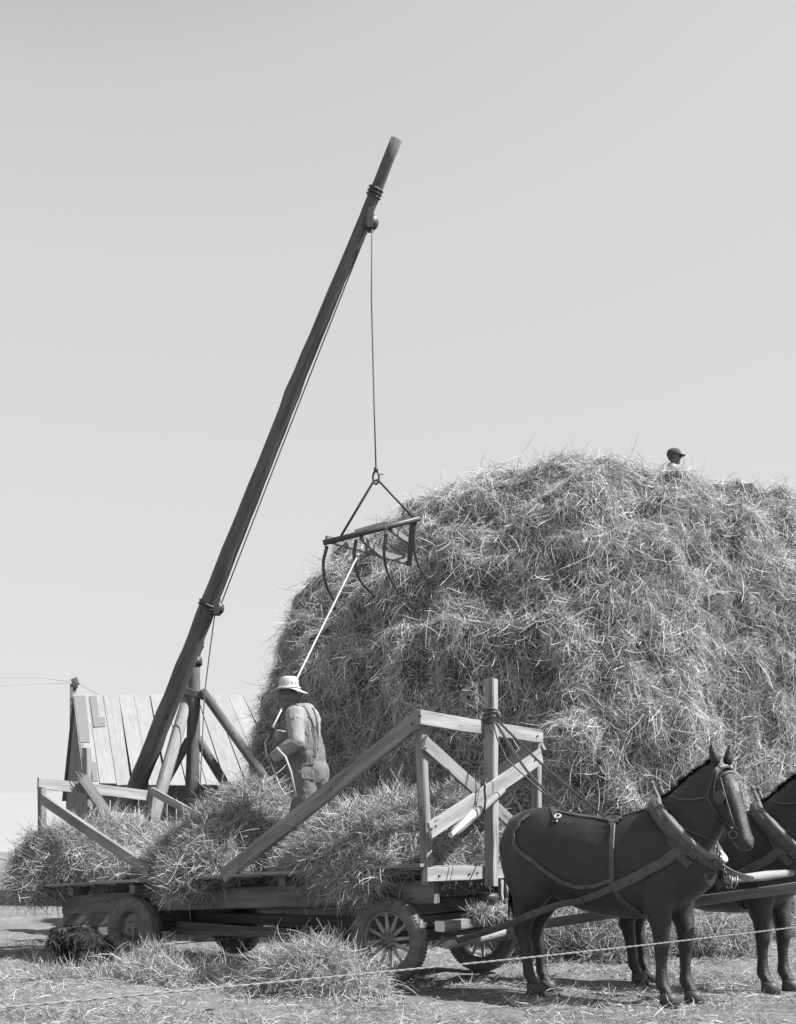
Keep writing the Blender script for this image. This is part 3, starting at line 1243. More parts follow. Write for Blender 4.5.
# back slope, gable and front wall
FE = onp(84, 783, RIDGE, roofn)      # front eave corner
FE2 = onp(368, 783, RIDGE, roofn)
RD2 = onp(308, 695, RIDGE, roofn)
BE = P(62, 800, 38.3)
BE2 = BE + (RD2 - RIDGE)
mb = MB()
mb.loft([[RIDGE - UP * .02, RIDGE - UP * .06, BE - UP * .04, BE], [RD2 - UP * .02, RD2 - UP * .06, BE2 - UP * .04, BE2]], [0, 6])
mb.build('back_roof', M['gable'], shed)
mb = MB()
ins = ridge_dir * .12
gt, gf, gb = RIDGE + ins - UP * .1, FE + ins - UP * .1, BE + ins - UP * .06
K = 9
cols = []
for i in range(K + 1):
    t = i / K
    base = gf.lerp(gb, t)
    # top follows the two slopes
    fr = (gt - gf)
    tot = (V((gb.x, gb.y, 0)) - V((gf.x, gf.y, 0))).length
    ta = (V((gt.x, gt.y, 0)) - V((gf.x, gf.y, 0))).length / tot
    z = gf.z + (gt.z - gf.z) * t / ta if t < ta else gt.z + (gb.z - gt.z) * (t - ta) / (1 - ta)
    cols.append((V((base.x, base.y, 0)), z))
for i in range(K):
    (a_, za), (b_, zb) = cols[i], cols[i + 1]
    b2 = a_.lerp(b_, .96)
    zb2 = za + (zb - za) * .96
    mb.loft([[a_, b2, b2 + ins * .25, a_ + ins * .25], [a_ + UP * za, b2 + UP * zb2, b2 + ins * .25 + UP * zb2, a_ + ins * .25 + UP * za]], [0, za])
mb.build('gable_wall', M['gable'], shed)
mb = MB()
f0, f1 = V((FE.x, FE.y, 0)) - SHN * .25 + ridge_dir * .15, V((FE2.x, FE2.y, 0)) - SHN * .25
nb = 30
for i in range(nb):
    a_, b_ = f0.lerp(f1, i / nb), f0.lerp(f1, (i + random.uniform(.9, .98)) / nb)
    h = FE.z - .02
    mb.loft([[a_, b_, b_ - SHN * .03, a_ - SHN * .03], [a_ + UP * h, b_ + UP * h, b_ - SHN * .03 + UP * h, a_ - SHN * .03 + UP * h]], [0, h])
mb.build('front_wall', M['gable'], shed)

# utility pole beyond the shed
up_o = thing('utility_pole', 'weathered utility pole rising just past the left end of the shed roof', 'utility pole', V((P(73, 700, 44).x, 44, 0)))
pt = P(73.5, 684, 44)
mb = MB()
mb.tube([V((pt.x, 44, 0)), V((pt.x, 44, pt.z * .5)), pt], [.19, .16, .125], 12, lump=.04)
mb.build('pole', M['timber'], up_o)
mb = MB()
mb.beam(P(72.5, 683, 43.9), P(78.3, 680.5, 43.9), .27, .13, up=UP)
mb.tube([P(76, 688, 43.9), P(76, 682, 43.9)], .07, 8)
mb.build('transformer_arm', M['timber'], up_o)
for x, y in ((71.2, 699.5), (70.8, 706.5), (72, 711.5)):
    mb = MB()
    mb.beam(P(x, y, 43.8), P(75, y, 43.8), .08, .08, up=UP)
    mb.build('step_peg', M['iron'], up_o)
for pts, r in (([P(73, 682, 44), P(40, 678, 70), P(-40, 678, 120)], .006), ([P(73, 683, 44), P(40, 684, 70), P(-40, 688, 120)], .006), ([P(77, 683, 44), P(102, 696.5, 40)], .008)):
    mb = MB()
    mb.tube(pts, r, 5)
    mb.build('wire', M['steel'], up_o)

# ------------------------------------------------------------------ hay derrick
YD = 18.6
der = thing('hay_derrick', 'tall log hay derrick with a slanting boom pole propped on an upright post', 'derrick', V((P(193, 900, YD).x, YD, 0)))
top = P(194.5, 655, YD)
mb = MB()
base = V((P(190, 900, YD).x, YD, -.05))
mb.tube([base.lerp(top, t) for t in np.linspace(0, 1, 14)], [.125 - .035 * t for t in np.linspace(0, 1, 14)], 14, lump=.09)
mb.build('upright_post', M['post'], der)
# boom
b0, b1 = P(118, 835, 18.75), P(396.5, 139, 15.65)
mb = MB()
K = 40
bp_, br_ = [], []
for k in range(K + 1):
    t = k / K
    q = b0.lerp(b1, t)
    q.y -= .12 * (1 if t < .15 else 0) * 0
    bend = math.sin(t * math.pi)
    q += V((-.02, 0, .01)) * bend
    q += V((noise.noise(V((t * 5, 1, 2))), 0, noise.noise(V((t * 5, 7, 2))))) * .018
    bp_.append(q)
    br_.append(.150 - .077 * t + (.010 if k in (11, 27) else 0))
mb.tube(bp_, br_, 16, lump=.11, capmi=0)
boom = mb.build('boom', M['pole'], der)


def boom_at(t):
    return b0.lerp(b1, t) + V((-.02, 0, .01)) * math.sin(t * math.pi)


def boom_t(px):
    lo, hi = 0, 1
    for _ in range(40):
        mid = (lo + hi) / 2
        q = boom_at(mid)
        if CX + q.x / q.y * F < px:
            lo = mid
        else:
            hi = mid
    return lo


bd = (b1 - b0).normalized()


def band(t, r, count, name, mat):
    m_ = MB()
    c = boom_at(t)
    x = bd.cross(V((0, 1, 0))).normalized()
    y = bd.cross(x)
    for k in range(count):
        cc = c + bd * (k - count / 2) * .045
        m_.tube([cc + (x * math.cos(2 * math.pi * i / 14) + y * math.sin(2 * math.pi * i / 14)) * r * (1 + .05 * math.sin(i * 3 + k)) for i in range(14)], .017, 6, closed=True)
    return m_.build(name, mat, der)


t_tip = boom_t(371.5)
t_low = boom_t(209)
t_piv = boom_t(186)
band(t_tip + .012, .088, 3, 'chain_wrap', M['iron'])
band(t_low, .137, 2, 'chain_wrap', M['iron'])


def pulley(c, r, th_):
    m_ = MB()
    lathe(m_, c, V((.25, 1, 0)).normalized(), [(.01, -th_ / 2), (r, -th_ / 2), (r * .82, 0), (r, th_ / 2), (.01, th_ / 2)], 20)
    m_.beam(c + V((0, -th_ * .8, -r * 1.0)), c + V((0, -th_ * .8, r * 1.5)), r * .8, .02, up=V((1, 0, 0)))
    m_.beam(c + V((0, th_ * .8, -r * 1.0)), c + V((0, th_ * .8, r * 1.5)), r * .8, .02, up=V((1, 0, 0)))
    m_.tube([c + V((0, 0, r * 1.4)), c + V((0, 0, r * 2.0))], .03, 8)
    return m_.build('pulley_block', M['iron'], der)


pc1 = P(370.5, 222, boom_at(t_tip).y - .02)
pulley(pc1, .10, .09)
pc2 = P(217, 608, boom_at(t_low).y - .02)
pulley(pc2, .10, .08)
# iron bracket where boom and post meet
mb = MB()
mb.beam(top - UP * .02, P(199, 640, YD - .05), .16, .12, up=V((1, 0, 0)))
mb.beam(P(196, 655, YD - .1), P(202, 645, YD - .1), .07, .05, up=V((1, 0, 0)))
mb.tube([top - UP * .16, top - UP * .10, top - UP * .04], .118, 14)
mb.build('pivot_bracket', M['iron'], der)
# braces
for nm_, q0, y0, q1, y1, r, mt in (('brace_pole', (203, 692), YD - .05, (275, 792), YD - 1.3, .075, 'post'),
                                  ('brace_pole', (190, 690), YD + .15, (155, 812), YD - .9, .10, 'pole_pale'),
                                  ('brace_pole', (189, 740), YD, (150, 808), YD - .4, .075, 'post'),
                                  ('brace_pole', (197, 738), YD, (240, 808), YD + .3, .08, 'post')):
    m_ = MB()
    a_, b_ = P(*q0, y0), P(*q1, y1)
    b_ = a_ + (b_ - a_) * 1.12
    m_.tube([a_.lerp(b_, t) for t in np.linspace(0, 1, 9)], [r * (.9 + .1 * t) for t in np.linspace(0, 1, 9)], 12, lump=.07)
    m_.build(nm_, M[mt], der)
mb = MB()
mb.beam(P(183, 690, YD - .05), P(205, 697, YD - .05), .11, .09, up=UP)
mb.build('cross_piece', M['post'], der)
# sled base on the ground
for dx in (-1.2, 1.4):
    mb = MB()
    mb.beam(V((base.x + dx, YD - 2.0, .10)), V((base.x + dx, YD + 1.6, .10)), .22, .2, up=UP)
    mb.build('sled_runner', M['post'], der)
mb = MB()
mb.beam(V((base.x - 1.6, YD, .28)), V((base.x + 1.8, YD, .28)), .18, .2, up=UP)
mb.build('sled_and_shade_beam', M['post'], der)
for z_ in (.30, .58):  # stacked beams added to keep the gap under the wagon dark
    mb = MB()
    mb.beam(V((base.x - 1.5, YD - 1.5 - .06 * z_, z_)), V((base.x + 2.4, YD - 1.5, z_)), .26, .24, up=UP)
    mb.build('sled_and_shade_beam', M['post'], der)
# cables
hook = P(376, 470, 15.95)
tl, th_i = boom_t(236), boom_t(352)
under = [boom_at(tl + (th_i - tl) * u_) + V((.155 - .055 * u_, -.02, -.03)) for u_ in (0, .33, .66, 1)][::-1]
for pts, r_ in (([pc1 + V((.02, 0, -.08)), P(371.5, 300, 15.96), P(374, 400, 15.96), hook], .0115), ([pc1 - V((.0, 0, .02))] + under + [pc2 + V((.06, 0, .06))], .010),
               ([pc2 + V((-.03, 0, -.08)), P(210, 650, 18.2), P(204.5, 694, 18.2), P(200, 790, 18.0), P(199, 930, 17.8)], .009)):
    mb = MB()
    mb.tube(pts, r_, 6)
    mb.build('hoist_cable', M['cable'], der)

# ------------------------------------------------------------------ hay fork
fk = thing('hay_fork', 'iron and timber hay fork with four curved tines hanging from the cable', 'hay fork', P(371, 545, 15.9))
mb = MB()
ring = [hook + V((math.cos(t) * .04, .0, -.10 + math.sin(t) * .085)) for t in np.linspace(0, 2 * math.pi, 14, endpoint=False)]
mb.tube(ring, .016, 6, closed=True)
mb.tube([hook + V((0, 0, .03)), hook + V((0, 0, -.02))], .03, 8)
mb.tube([hook + V((.02, 0, -.06)), hook + V((.10, 0, -.055))], .008, 5)
mb.build('hook', M['iron'], fk)
YF, YB = 15.65, 16.30
apex = P(376.5, 480, 15.95)
mb = MB()
mb.tube([P(341, 536, YF + .05), apex + V((-.04, 0, -.02)), apex, apex + V((.05, 0, -.03)), P(413, 517, YF + .1)], .017, 8)
mb.build('bail', M['iron'], fk)
mb = MB()
mb.tube([P(323, 543, YF), P(371, 531, YF), P(420, 518.5, YF)], .036, 10)
mb.build('front_bar', M['iron'], fk)
mb = MB()
mb.beam(P(355, 532.5, YF + .09), P(388, 524, YF + .09), .07, .05, up=UP)
mb.build('trip_bar', M['timber'], fk)
mb = MB()
mb.beam(P(326, 539, YF + .03), P(408, 561.5, YB), .085, .06, up=UP)
mb.build('rear_bar', M['board'], fk)
mb = MB()
mb.beam(P(412.5, 522, YF + .06), P(409, 565, YB), .065, .05, up=V((1, 0, 0)))
mb.build('side_bar', M['board_dark'], fk)
for q0, q1 in (((361, 537), (384, 557)), ((390, 528), (413, 545))):
    mb = MB()
    mb.beam(P(*q0, YF + .03), P(*q1, YB - .15), .075, .045, up=UP)
    mb.build('frame_brace', M['board'], fk)
mb = MB()
mb.tube([P(358, 550, YF + .3), P(383, 556, YB - .1)], .010, 6)
mb.tube([P(386, 540, YF + .2), P(407, 560, YB)], .010, 6)
mb.tube([P(386, 530, YF), P(384.5, 526, YF)], .04, 8)
mb.build('tie_rod', M['steel'], fk)
for pts in ([(327, 546), (323.5, 560), (324, 576), (328, 590), (335, 603)], [(356, 540), (354, 553), (356, 570), (363, 585), (375.5, 597.5)],
            [(386, 534), (384, 548), (385, 563), (390, 578), (399, 595)], [(415.5, 522), (413.5, 537), (415, 554), (420.5, 570), (430.5, 584)]):
    mb = MB()
    K = len(pts)
    fine, rad = [], []
    for k in range(K - 1):
        for t in (0, .5):
            x0, y0 = pts[k]
            x1, y1 = pts[k + 1]
            u = (k + t) / (K - 1)
            if t and 0 < k < K - 2:
                xa, ya = pts[k - 1]
                xb, yb = pts[k + 2]
                x = (-xa + 9 * x0 + 9 * x1 - xb) / 16
                y = (-ya + 9 * y0 + 9 * y1 - yb) / 16
            else:
                x, y = x0 + (x1 - x0) * t, y0 + (y1 - y0) * t
            fine.append(P(x, y, YF + .02 + .55 * u * u))
            rad.append(.024 - .012 * u)
    fine.append(P(*pts[-1], YF + .57))
    rad.append(.008)
    mb.tube(fine, rad, 8)
    mb.build('tine', M['iron'], fk)

# ------------------------------------------------------------------ people


def hand_into(mb, wrist, d, pn, curl, scale=1.0, thumb=1):
    """palm and five bent fingers: d points along the hand, pn is the palm side"""
    d = d.normalized()
    pn = (pn - d * pn.dot(d)).normalized()
    sd = d.cross(pn) * thumb
    rot = Matrix((d, sd, pn)).transposed()
    mb.ellipsoid(wrist + d * .048 * scale, (.055 * scale, .042 * scale, .018 * scale), rot, n=12)
    for i, (off, L) in enumerate(((.030, .074), (.010, .082), (-.010, .077), (-.029, .060))):
        p0 = wrist + (d * .088 + sd * off) * scale
        a = 0
        for k, fr in enumerate((.45, .32, .23)):
            a += curl * (.6, 1.0, .8)[k]
            dr = d * math.cos(a) + pn * math.sin(a)
            p1 = p0 + dr * L * fr * scale
            mb.capsule(p0, p1, (.0098 - .001 * k) * scale, (.009 - .001 * k) * scale, 8)
            p0 = p1
    p0 = wrist + (d * .022 + sd * .036) * scale
    dr = (d * .7 + sd * .6 + pn * .35).normalized()
    p1 = p0 + dr * .042 * scale
    mb.capsule(p0, p1, .013 * scale, .011 * scale, 8)
    dr = (d * .75 + sd * -.1 + pn * .7).normalized()
    mb.capsule(p1, p1 + dr * .032 * scale, .011 * scale, .009 * scale, 8)


def head_into(mb, c, f, up, sc=1.0):
    """head with jaw, brow, nose, mouth and ears; c = centre of skull, f = facing"""
    f = f.normalized()
    up = (up - f * up.dot(f)).normalized()
    s = up.cross(f)
    rot = Matrix((f, s, up)).transposed()

    def q(a, b, e):
        return c + (f * a + s * b + up * e) * sc
    mb.ellipsoid(q(-.012, 0, .025), (.098 * sc, .077 * sc, .098 * sc), rot, n=20)
    mb.ellipsoid(q(.028, 0, -.055), (.062 * sc, .058 * sc, .075 * sc), rot, n=16)
    mb.capsule(q(.075, 0, -.105), q(.06, 0, -.105), .022 * sc, .03 * sc, 10)
    mb.capsule(q(.088, 0, .012), q(.110, 0, -.030), .010 * sc, .015 * sc, 10)
    mb.capsule(q(.083, -.012, -.066), q(.083, .012, -.066), .0125 * sc, .0125 * sc, 8)
    mb.capsule(q(.080, -.016, -.080), q(.080, .016, -.080), .012 * sc, .012 * sc, 8)
    for k in (-1, 1):
        mb.capsule(q(.078, .014 * k, .022), q(.070, .048 * k, .020), .012 * sc, .012 * sc, 8)
        mb.ellipsoid(q(-.012, .078 * k, -.012), (.020 * sc, .010 * sc, .034 * sc), rot, n=10)
        mb.ellipsoid(q(.058, .045 * k, -.03), (.028 * sc, .026 * sc, .026 * sc), rot, n=10)
    return q


def eyes(q, sc, parent):
    for k in (-1, 1):
        m_ = MB()
        m_.ellipsoid(q(.083, .030 * k, -.002), (.011 * sc,) * 3, n=8)
        m_.build('eye', M['eye'], parent)


def limb(mb, pts, rads, n=14):
    for i in range(len(pts) - 1):
        mb.capsule(pts[i], pts[i + 1], rads[i], rads[i + 1], n)


def build_man():
    Y0 = 12.85
    f = V((-.93, .37, 0)).normalized()
    cside = V((-.37, -.93, 0)).normalized()          # his left, towards the camera
    root_p = V((P(303, 800, Y0).x, Y0, 1.2))
    man = thing('person', 'man in a light brimmed hat and overalls standing on the wagon holding a rope', 'person', root_p)
    s = 1.0
    hc = P(287.5, 697, Y0)
    neck = P(299, 707.5, Y0)
    chest = P(304, 728, Y0)
    waist = P(307.5, 752, Y0)
    pelvis = P(309, 773, Y0)
    shn = P(301.5, 716, Y0) + cside * .17 + f * .0
    shf = P(301.5, 716, Y0) - cside * .18
    eln = P(297.5, 742, Y0 - .28)
    wrn = P(275, 757, Y0 - .22)
    elf = P(295, 741, Y0 + .26)
    wrf = P(279, 735, Y0 + .18)
    hipn, hipf = pelvis + cside * .095 - UP * .03, pelvis - cside * .095 - UP * .03
    knn, knf = P(306, 813, Y0 - .10), P(299, 813, Y0 + .10)
    ann, anf = P(309, 850, Y0 - .12), P(303, 850, Y0 + .12)
    # body
    mb = MB()
    q = head_into(mb, hc, f * 1.0 - UP * .22, UP)
    limb(mb, [neck - UP * .03, hc - UP * .05 - f * .02], [.060, .052])
    limb(mb, [neck - UP * .06, chest, waist, pelvis], [.09, .14, .125, .135])
    for sh, el, wr in ((shn, eln, wrn), (shf, elf, wrf)):
        limb(mb, [neck - UP * .05, sh, el, wr], [.07, .058, .042, .028])
    for hp, kn, an in ((hipn, knn, ann), (hipf, knf, anf)):
        limb(mb, [hp, kn, an], [.085, .055, .04])
        limb(mb, [an - UP * .03, an - UP * .05 + f * .15], [.045, .035])
    co, fs = remeshed(mb, .011, 3)
    hm = MB()
    hm.v = [tuple(c) for c in co]
    for x in fs:
        hm.face(x, sm=True)
    hand_into(hm, wrn, (P(266, 758, Y0 - .2) - wrn), V((0, .3, -1)), 1.0, thumb=1)
    hand_into(hm, wrf, (P(272, 731, Y0 + .2) - wrf), V((0, -1, -.2)), 1.05, thumb=-1)
    body = hm.build('body', M['skin'], man)
    eyes(q, 1.0, body)
    # shirt with sleeves
    def wr_(p):
        q = V((p.x + p.z * .6, p.y, p.z - p.x * .5))
        return .010 * noise.fractal(q * 5.0, 1, 2, 2) + .012 * abs(noise.noise(V((q.x * 8, q.y * 8, q.z * 10)))) - .004
    mb = MB()
    limb(mb, [neck - UP * .02, neck - UP * .07], [.072, .10])
    mb.ellipsoid(chest + UP * .05 - f * .02, (.15, .215, .215), Matrix((f, cside, UP)).transposed())
    limb(mb, [chest - UP * .02, waist], [.165, .175])
    for sh, el, wr in ((shn, eln, wrn), (shf, elf, wrf)):
        limb(mb, [chest + UP * .11, sh], [.10, .088])
        limb(mb, [sh, el, wr.lerp(el, .04)], [.100, .084, .068])
    co, fs = remeshed(mb, .012, 3, wr_)
    sh_o = from_arrays('shirt', co, fs, M['shirt'], man)
    mb = MB()
    cpts = []
    for i in range(16):
        t = 2 * math.pi * i / 16
        cpts.append(neck + UP * (.015 + .012 * math.cos(t)) + (f * math.cos(t) * .070 + cside * math.sin(t) * .075) - UP * .01 * math.cos(t))
    mb.tube(cpts, .017, 8, closed=True)
    mb.build('collar', M['shirt'], sh_o)
    # overalls
    mb = MB()
    limb(mb, [chest - UP * .03 + f * .02, waist], [.172, .195])
    mb.ellipsoid(waist + f * .05 - UP * .02, (.17, .19, .20), Matrix((f, cside, UP)).transposed())
    mb.ellipsoid(pelvis - f * .03 - UP * .01, (.195, .20, .20), Matrix((f, cside, UP)).transposed())
    limb(mb, [waist, pelvis], [.195, .185])
    for hp, kn, an in ((hipn, knn, ann), (hipf, knf, anf)):
        limb(mb, [hp, kn, an], [.135, .112, .10])
    co, fs = remeshed(mb, .012, 3, wr_)
    ov = from_arrays('overalls', co, fs, M['denim'], man)
    ob = BVHTree.FromPolygons([V(c) for c in np.concatenate([co])], fs)
    # rear pocket and back straps
    ub = BVHTree.FromPolygons([V(v.co) + root_p for v in sh_o.data.vertices], [tuple(p.vertices) for p in sh_o.data.polygons])
    mb = MB()
    for pxs in ([(303, 706), (309, 716), (313, 728), (315, 742), (315, 756)], [(312, 708), (316, 720), (317.5, 735), (317, 748)]):
        pts = []
        for x, y in pxs:
            d = ray(x, y).normalized()
            h1 = ub.ray_cast(CAM, d)[0]
            h2 = ob.ray_cast(CAM, d)[0]
            hs_ = [h for h in (h1, h2) if h is not None]
            if hs_:
                pts.append(min(hs_, key=lambda h: h.y) - d * .006)
        if len(pts) > 1:
            ribbon(mb, pts, .036, .010)
    mb.build('strap', M['denim'], ov)
    mb = MB()
    pk = [ob.ray_cast(CAM, ray(x, y).normalized())[0] for x, y in ((302, 765), (314, 764), (315, 779), (303, 778))]
    if all(pk):
        ribbon(mb, [pk[0].lerp(pk[3], .0) - V((0, .01, 0)), pk[1] - V((0, .01, 0))], .02, .012)
        ribbon(mb, [pk[3] - V((0, .01, 0)), pk[2] - V((0, .01, 0))], .02, .012)
        ribbon(mb, [pk[0] - V((0, .01, 0)), pk[3] - V((0, .01, 0))], .02, .012)
        mb.build('pocket', M['denim'], ov)
    # boots
    for an in (ann, anf):
        mb = MB()
        limb(mb, [an + UP * .06, an - UP * .03], [.065, .06])
        limb(mb, [an - UP * .04, an - UP * .06 + f * .17], [.062, .045])
        co, fs = remeshed(mb, .014, 3)
        from_arrays('boot', co, fs, M['boot'], man)
    # hat
    mb = MB()
    hu = (UP + f * .01).normalized()
    hx = (f - hu * f.dot(hu)).normalized()
    hy = hu.cross(hx)
    hb = P(288.8, 690.2, Y0)
    prof = [(.188, -.014, .024), (.172, -.010, .018), (.135, .0, .008), (.108, .010, 0), (.103, .03, 0), (.098, .085, 0), (.090, .125, 0), (.070, .142, 0), (.035, .135, 0), (.004, .130, 0)]
    rings = []
    for r_, z_, dip in prof:
        rr = []
        for i in range(40):
            t = 2 * math.pi * i / 40
            wob = dip * (math.cos(2 * t) * -1.0 - .2 + .5 * noise.noise(V((math.cos(t) * 1.5, math.sin(t) * 1.5, 2))))
            dent = -.012 * max(0, math.cos(t)) if z_ > .09 else 0
            rr.append(hb + hx * math.cos(t) * r_ * 1.10 + hy * math.sin(t) * r_ + hu * (z_ + wob + dent))
        rings.append(rr)
    inner = [[p - hu * .007 for p in rr] for rr in rings[:5]][::-1]
    mb.loft(inner[::1] + rings, [.03 * i for i in range(len(inner) + len(rings))], 0, True, caps=False)
    hat = mb.build('hat', M['hat'], man)
    mb = MB()
    for (r_, z_) in ((.116, .022), ):
        mb.tube([hb + hx * math.cos(2 * math.pi * i / 30) * r_ * 1.08 + hy * math.sin(2 * math.pi * i / 30) * r_ * .97 + hu * z_ for i in range(30)], .008, 6, closed=True)
    mb.build('hat_band', M['wool'], hat)
    for i in range(16):
        mb = MB()
        t = 2 * math.pi * i / 16
        c_ = hb + hx * math.cos(t) * .114 + hy * math.sin(t) * .104 + hu * .066
        mb.ellipsoid(c_, (.006, .006, .006), n=8)
        mb.build('eyelet', M['leather_worn'], hat)
    mb = MB()
    mb.ellipsoid(hc - f * .035 + UP * .005, (.085, .08, .075), n=16)
    mb.build('hair', M['hair'], man)
    return wrn, wrf


def ribbon(mb, pts, width, th, n_hint=None):
    """flat strap along pts; width lies across the line, facing n_hint (default the camera side)"""
    pts = [V(p) for p in pts]
    fine = []
    for i in range(len(pts) - 1):
        a = pts[max(i - 1, 0)]
        b = pts[i]
        c = pts[i + 1]
        d = pts[min(i + 2, len(pts) - 1)]
        for k in range(4):
            t = k / 4
            fine.append(0.5 * ((2 * b) + (c - a) * t + (2 * a - 5 * b + 4 * c - d) * t * t + (3 * b - a - 3 * c + d) * t ** 3))
    fine.append(pts[-1])
    rings, lens = [], []
    L = 0
    for i, p in enumerate(fine):
        d = (fine[min(i + 1, len(fine) - 1)] - fine[max(i - 1, 0)]).normalized()
        nn = (CAM - p).normalized() if n_hint is None else V(n_hint[i] if isinstance(n_hint, list) else n_hint)
        s = d.cross(nn).normalized()
        m = s.cross(d).normalized()
        if i:
            L += (p - fine[i - 1]).length
        hw, ht = width / 2, th / 2
        rings.append([p + s * hw + m * ht * .3, p + s * hw * .8 + m * ht, p - s * hw * .8 + m * ht, p - s * hw + m * ht * .3, p - s * hw - m * ht, p + s * hw - m * ht])
        lens.append(L)
    mb.loft(rings, lens, 0, False)


wrn, wrf = build_man()

# trip rope from fork to the man's far hand, and its slack end
mb = MB()
hr = wrf + (P(272, 731, 13.05) - wrf).normalized() * .11 + V((0, -.02, -.02))
r0 = P(363, 545, YF + .3)
mb.tube([r0.lerp(hr, t) - UP * (.10 * math.sin(t * math.pi) * 0) for t in np.linspace(0, 1, 12)], .0115, 8)
sl = P(268, 757, 12.66)
mb.tube([hr, hr + V((-.05, -.05, -.12)), sl + V((-.02, .15, -.02))], .010, 7)
mb.tube([sl, P(277, 748, 12.5), P(285.5, 757, 12.42), P(291, 772, 12.42), P(296, 797, 12.45)], .012, 7)
mb.tube([sl, P(273, 768, 12.6), P(279, 785, 12.6), P(284, 794, 12.65), P(292, 797, 12.7)], .010, 7)
rope = mb.build('trip_rope', M['rope'])
tag(rope, 'long pale trip rope stretched from the hanging fork down to the man', 'rope')


def build_boy():
    Y0 = 20.5
    f = V((.97, -.22, 0)).normalized()
    cs = V((.22, .97, 0)).normalized()
    hc = P(674.5, 456.5, Y0)
    fh = stack_bvh.ray_cast(V((hc.x, Y0, 12)), V((0, 0, -1)))[0]
    foot = fh.z - .02
    print('BOY', hc.z - foot)
    boy = thing('person', 'person in a dark peaked cap, only the head showing over the top of the haystack', 'person', V((hc.x, Y0, foot)))
    mb = MB()
    q = head_into(mb, hc, f - UP * .05, UP, 1.02)
    neck = hc - UP * .15 - f * .02
    chest, waist, pel = neck - UP * .2, neck - UP * .42, neck - UP * .58
    limb(mb, [neck - UP * .03, hc - UP * .04 - f * .02], [.056, .050])
    limb(mb, [neck - UP * .07, chest, waist, pel], [.08, .12, .11, .115])
    arms, legs = [], []
    for k in (-1, 1):
        sh = neck - UP * .09 + cs * .16 * k
        el = sh - UP * .26 + f * .06 + cs * .05 * k
        wr = el - UP * .06 + f * .22
        arms.append((sh, el, wr))
        limb(mb, [neck - UP * .06, sh, el, wr], [.06, .052, .038, .026])
        hp = pel + cs * .08 * k - UP * .03
        kn = V((hp.x, hp.y, foot + .42)) + f * .03
        an = V((hp.x, hp.y, foot + .08))
        legs.append((hp, kn, an))
        limb(mb, [hp, kn, an], [.08, .052, .038])
        limb(mb, [an - UP * .03, an - UP * .05 + f * .13], [.042, .034])
    co, fs = remeshed(mb, .011, 3)
    hm = MB()
    hm.v = [tuple(c) for c in co]
    for x in fs:
        hm.face(x, sm=True)
    for k, (sh, el, wr) in zip((-1, 1), arms):
        hand_into(hm, wr, f, V((0, 0, -1)), .8, thumb=k)
    body = hm.build('body', M['skin'], boy)
    eyes(q, 1.02, body)
    mb = MB()
    limb(mb, [neck - UP * .045, neck - UP * .09], [.066, .09])
    limb(mb, [chest, waist, pel], [.145, .135, .14])
    for sh, el, wr in arms:
        limb(mb, [chest + UP * .09, sh], [.08, .07])
        limb(mb, [sh, el, wr.lerp(el, .1)], [.072, .055, .042])
    co, fs = remeshed(mb, .013, 3)
    from_arrays('shirt', co, fs, M['hat'], boy)
    mb = MB()
    limb(mb, [waist - UP * .06, pel], [.14, .145])
    for hp, kn, an in legs:
        limb(mb, [hp, kn, an], [.105, .082, .07])
    co, fs = remeshed(mb, .014, 3)
    from_arrays('trousers', co, fs, M['denim'], boy)
    # collar flap at the nape
    mb = MB()
    ribbon(mb, [neck - f * .085 - UP * .01, neck - f * .06 + UP * .012 - cs * .05, neck + f * .02 - cs * .08 - UP * .03], .05, .008)
    mb.build('collar', M['hat'], boy)
    # cap
    mb = MB()
    rot = Matrix((f, cs, UP)).transposed()
    rings, lens = [], []
    for k, (r_, z_) in enumerate(((.104, .018), (.108, .045), (.104, .080), (.088, .112), (.055, .132), (.012, .140))):
        rings.append([hc + rot @ V((r_ * 1.12 * math.cos(t) - .012, r_ * .95 * math.sin(t), z_ - .022 * math.cos(t) * 0)) for t in np.linspace(0, 2 * math.pi, 26, endpoint=False)])
        lens.append(.03 * k)
    mb.loft(rings, lens, 0, True, True)
    mb.ellipsoid(hc + rot @ V((-.045, 0, .0)), (.07, .086, .07), rot, n=16)
    mb.build('cap', M['capcloth'], boy)
    mb = MB()
    rings = []
    for k, t in enumerate(np.linspace(-1.15, 1.15, 11)):
        a = hc + rot @ V((.100 * math.cos(t), .095 * math.sin(t), .030))
        b = hc + rot @ V((.098 * math.cos(t) + .085 * math.cos(t) ** .5, .098 * math.sin(t), .012))
        rings.append([a, b, b - UP * .006, a - UP * .006])
    mb.loft(rings, [.02 * i for i in range(11)], 0, True)
    mb.build('peak', M['capcloth'], boy)


build_boy()

# ------------------------------------------------------------------ horses
HR = W(-.55, .45, 0)
hx_ = thing('horse', 'dark harnessed horse standing nearest, its whole flank showing beside the wagon front', 'horse', HR, HY, 'team of two horses hitched to the wagon')
HM = worldmat(hx_)
HI = HM.inverted()


def sect(mb, secs, n=24):
    """secs: (u, z, tilt deg of the section, half height, half width, v offset)"""
    rings, lens = [], []
    for k, (u, z, tl, hh, hw, vo) in enumerate(secs):
        t = R(tl)
        a = V((-math.sin(t), 0, math.cos(t)))
        rr = []
        for i in range(n):
            q = 2 * math.pi * i / n
            c, s_ = math.cos(q), math.sin(q)
            c2 = abs(c) ** .9 * (1 if c > 0 else -1)
            s2 = abs(s_) ** .9 * (1 if s_ > 0 else -1)
            rr.append(V((u, vo, z)) + a * (hh * c2) + V((0, 1, 0)) * hw * s2)
        rings.append(rr)
        lens.append(.1 * k)
    mb.loft(rings, lens, 0, True)


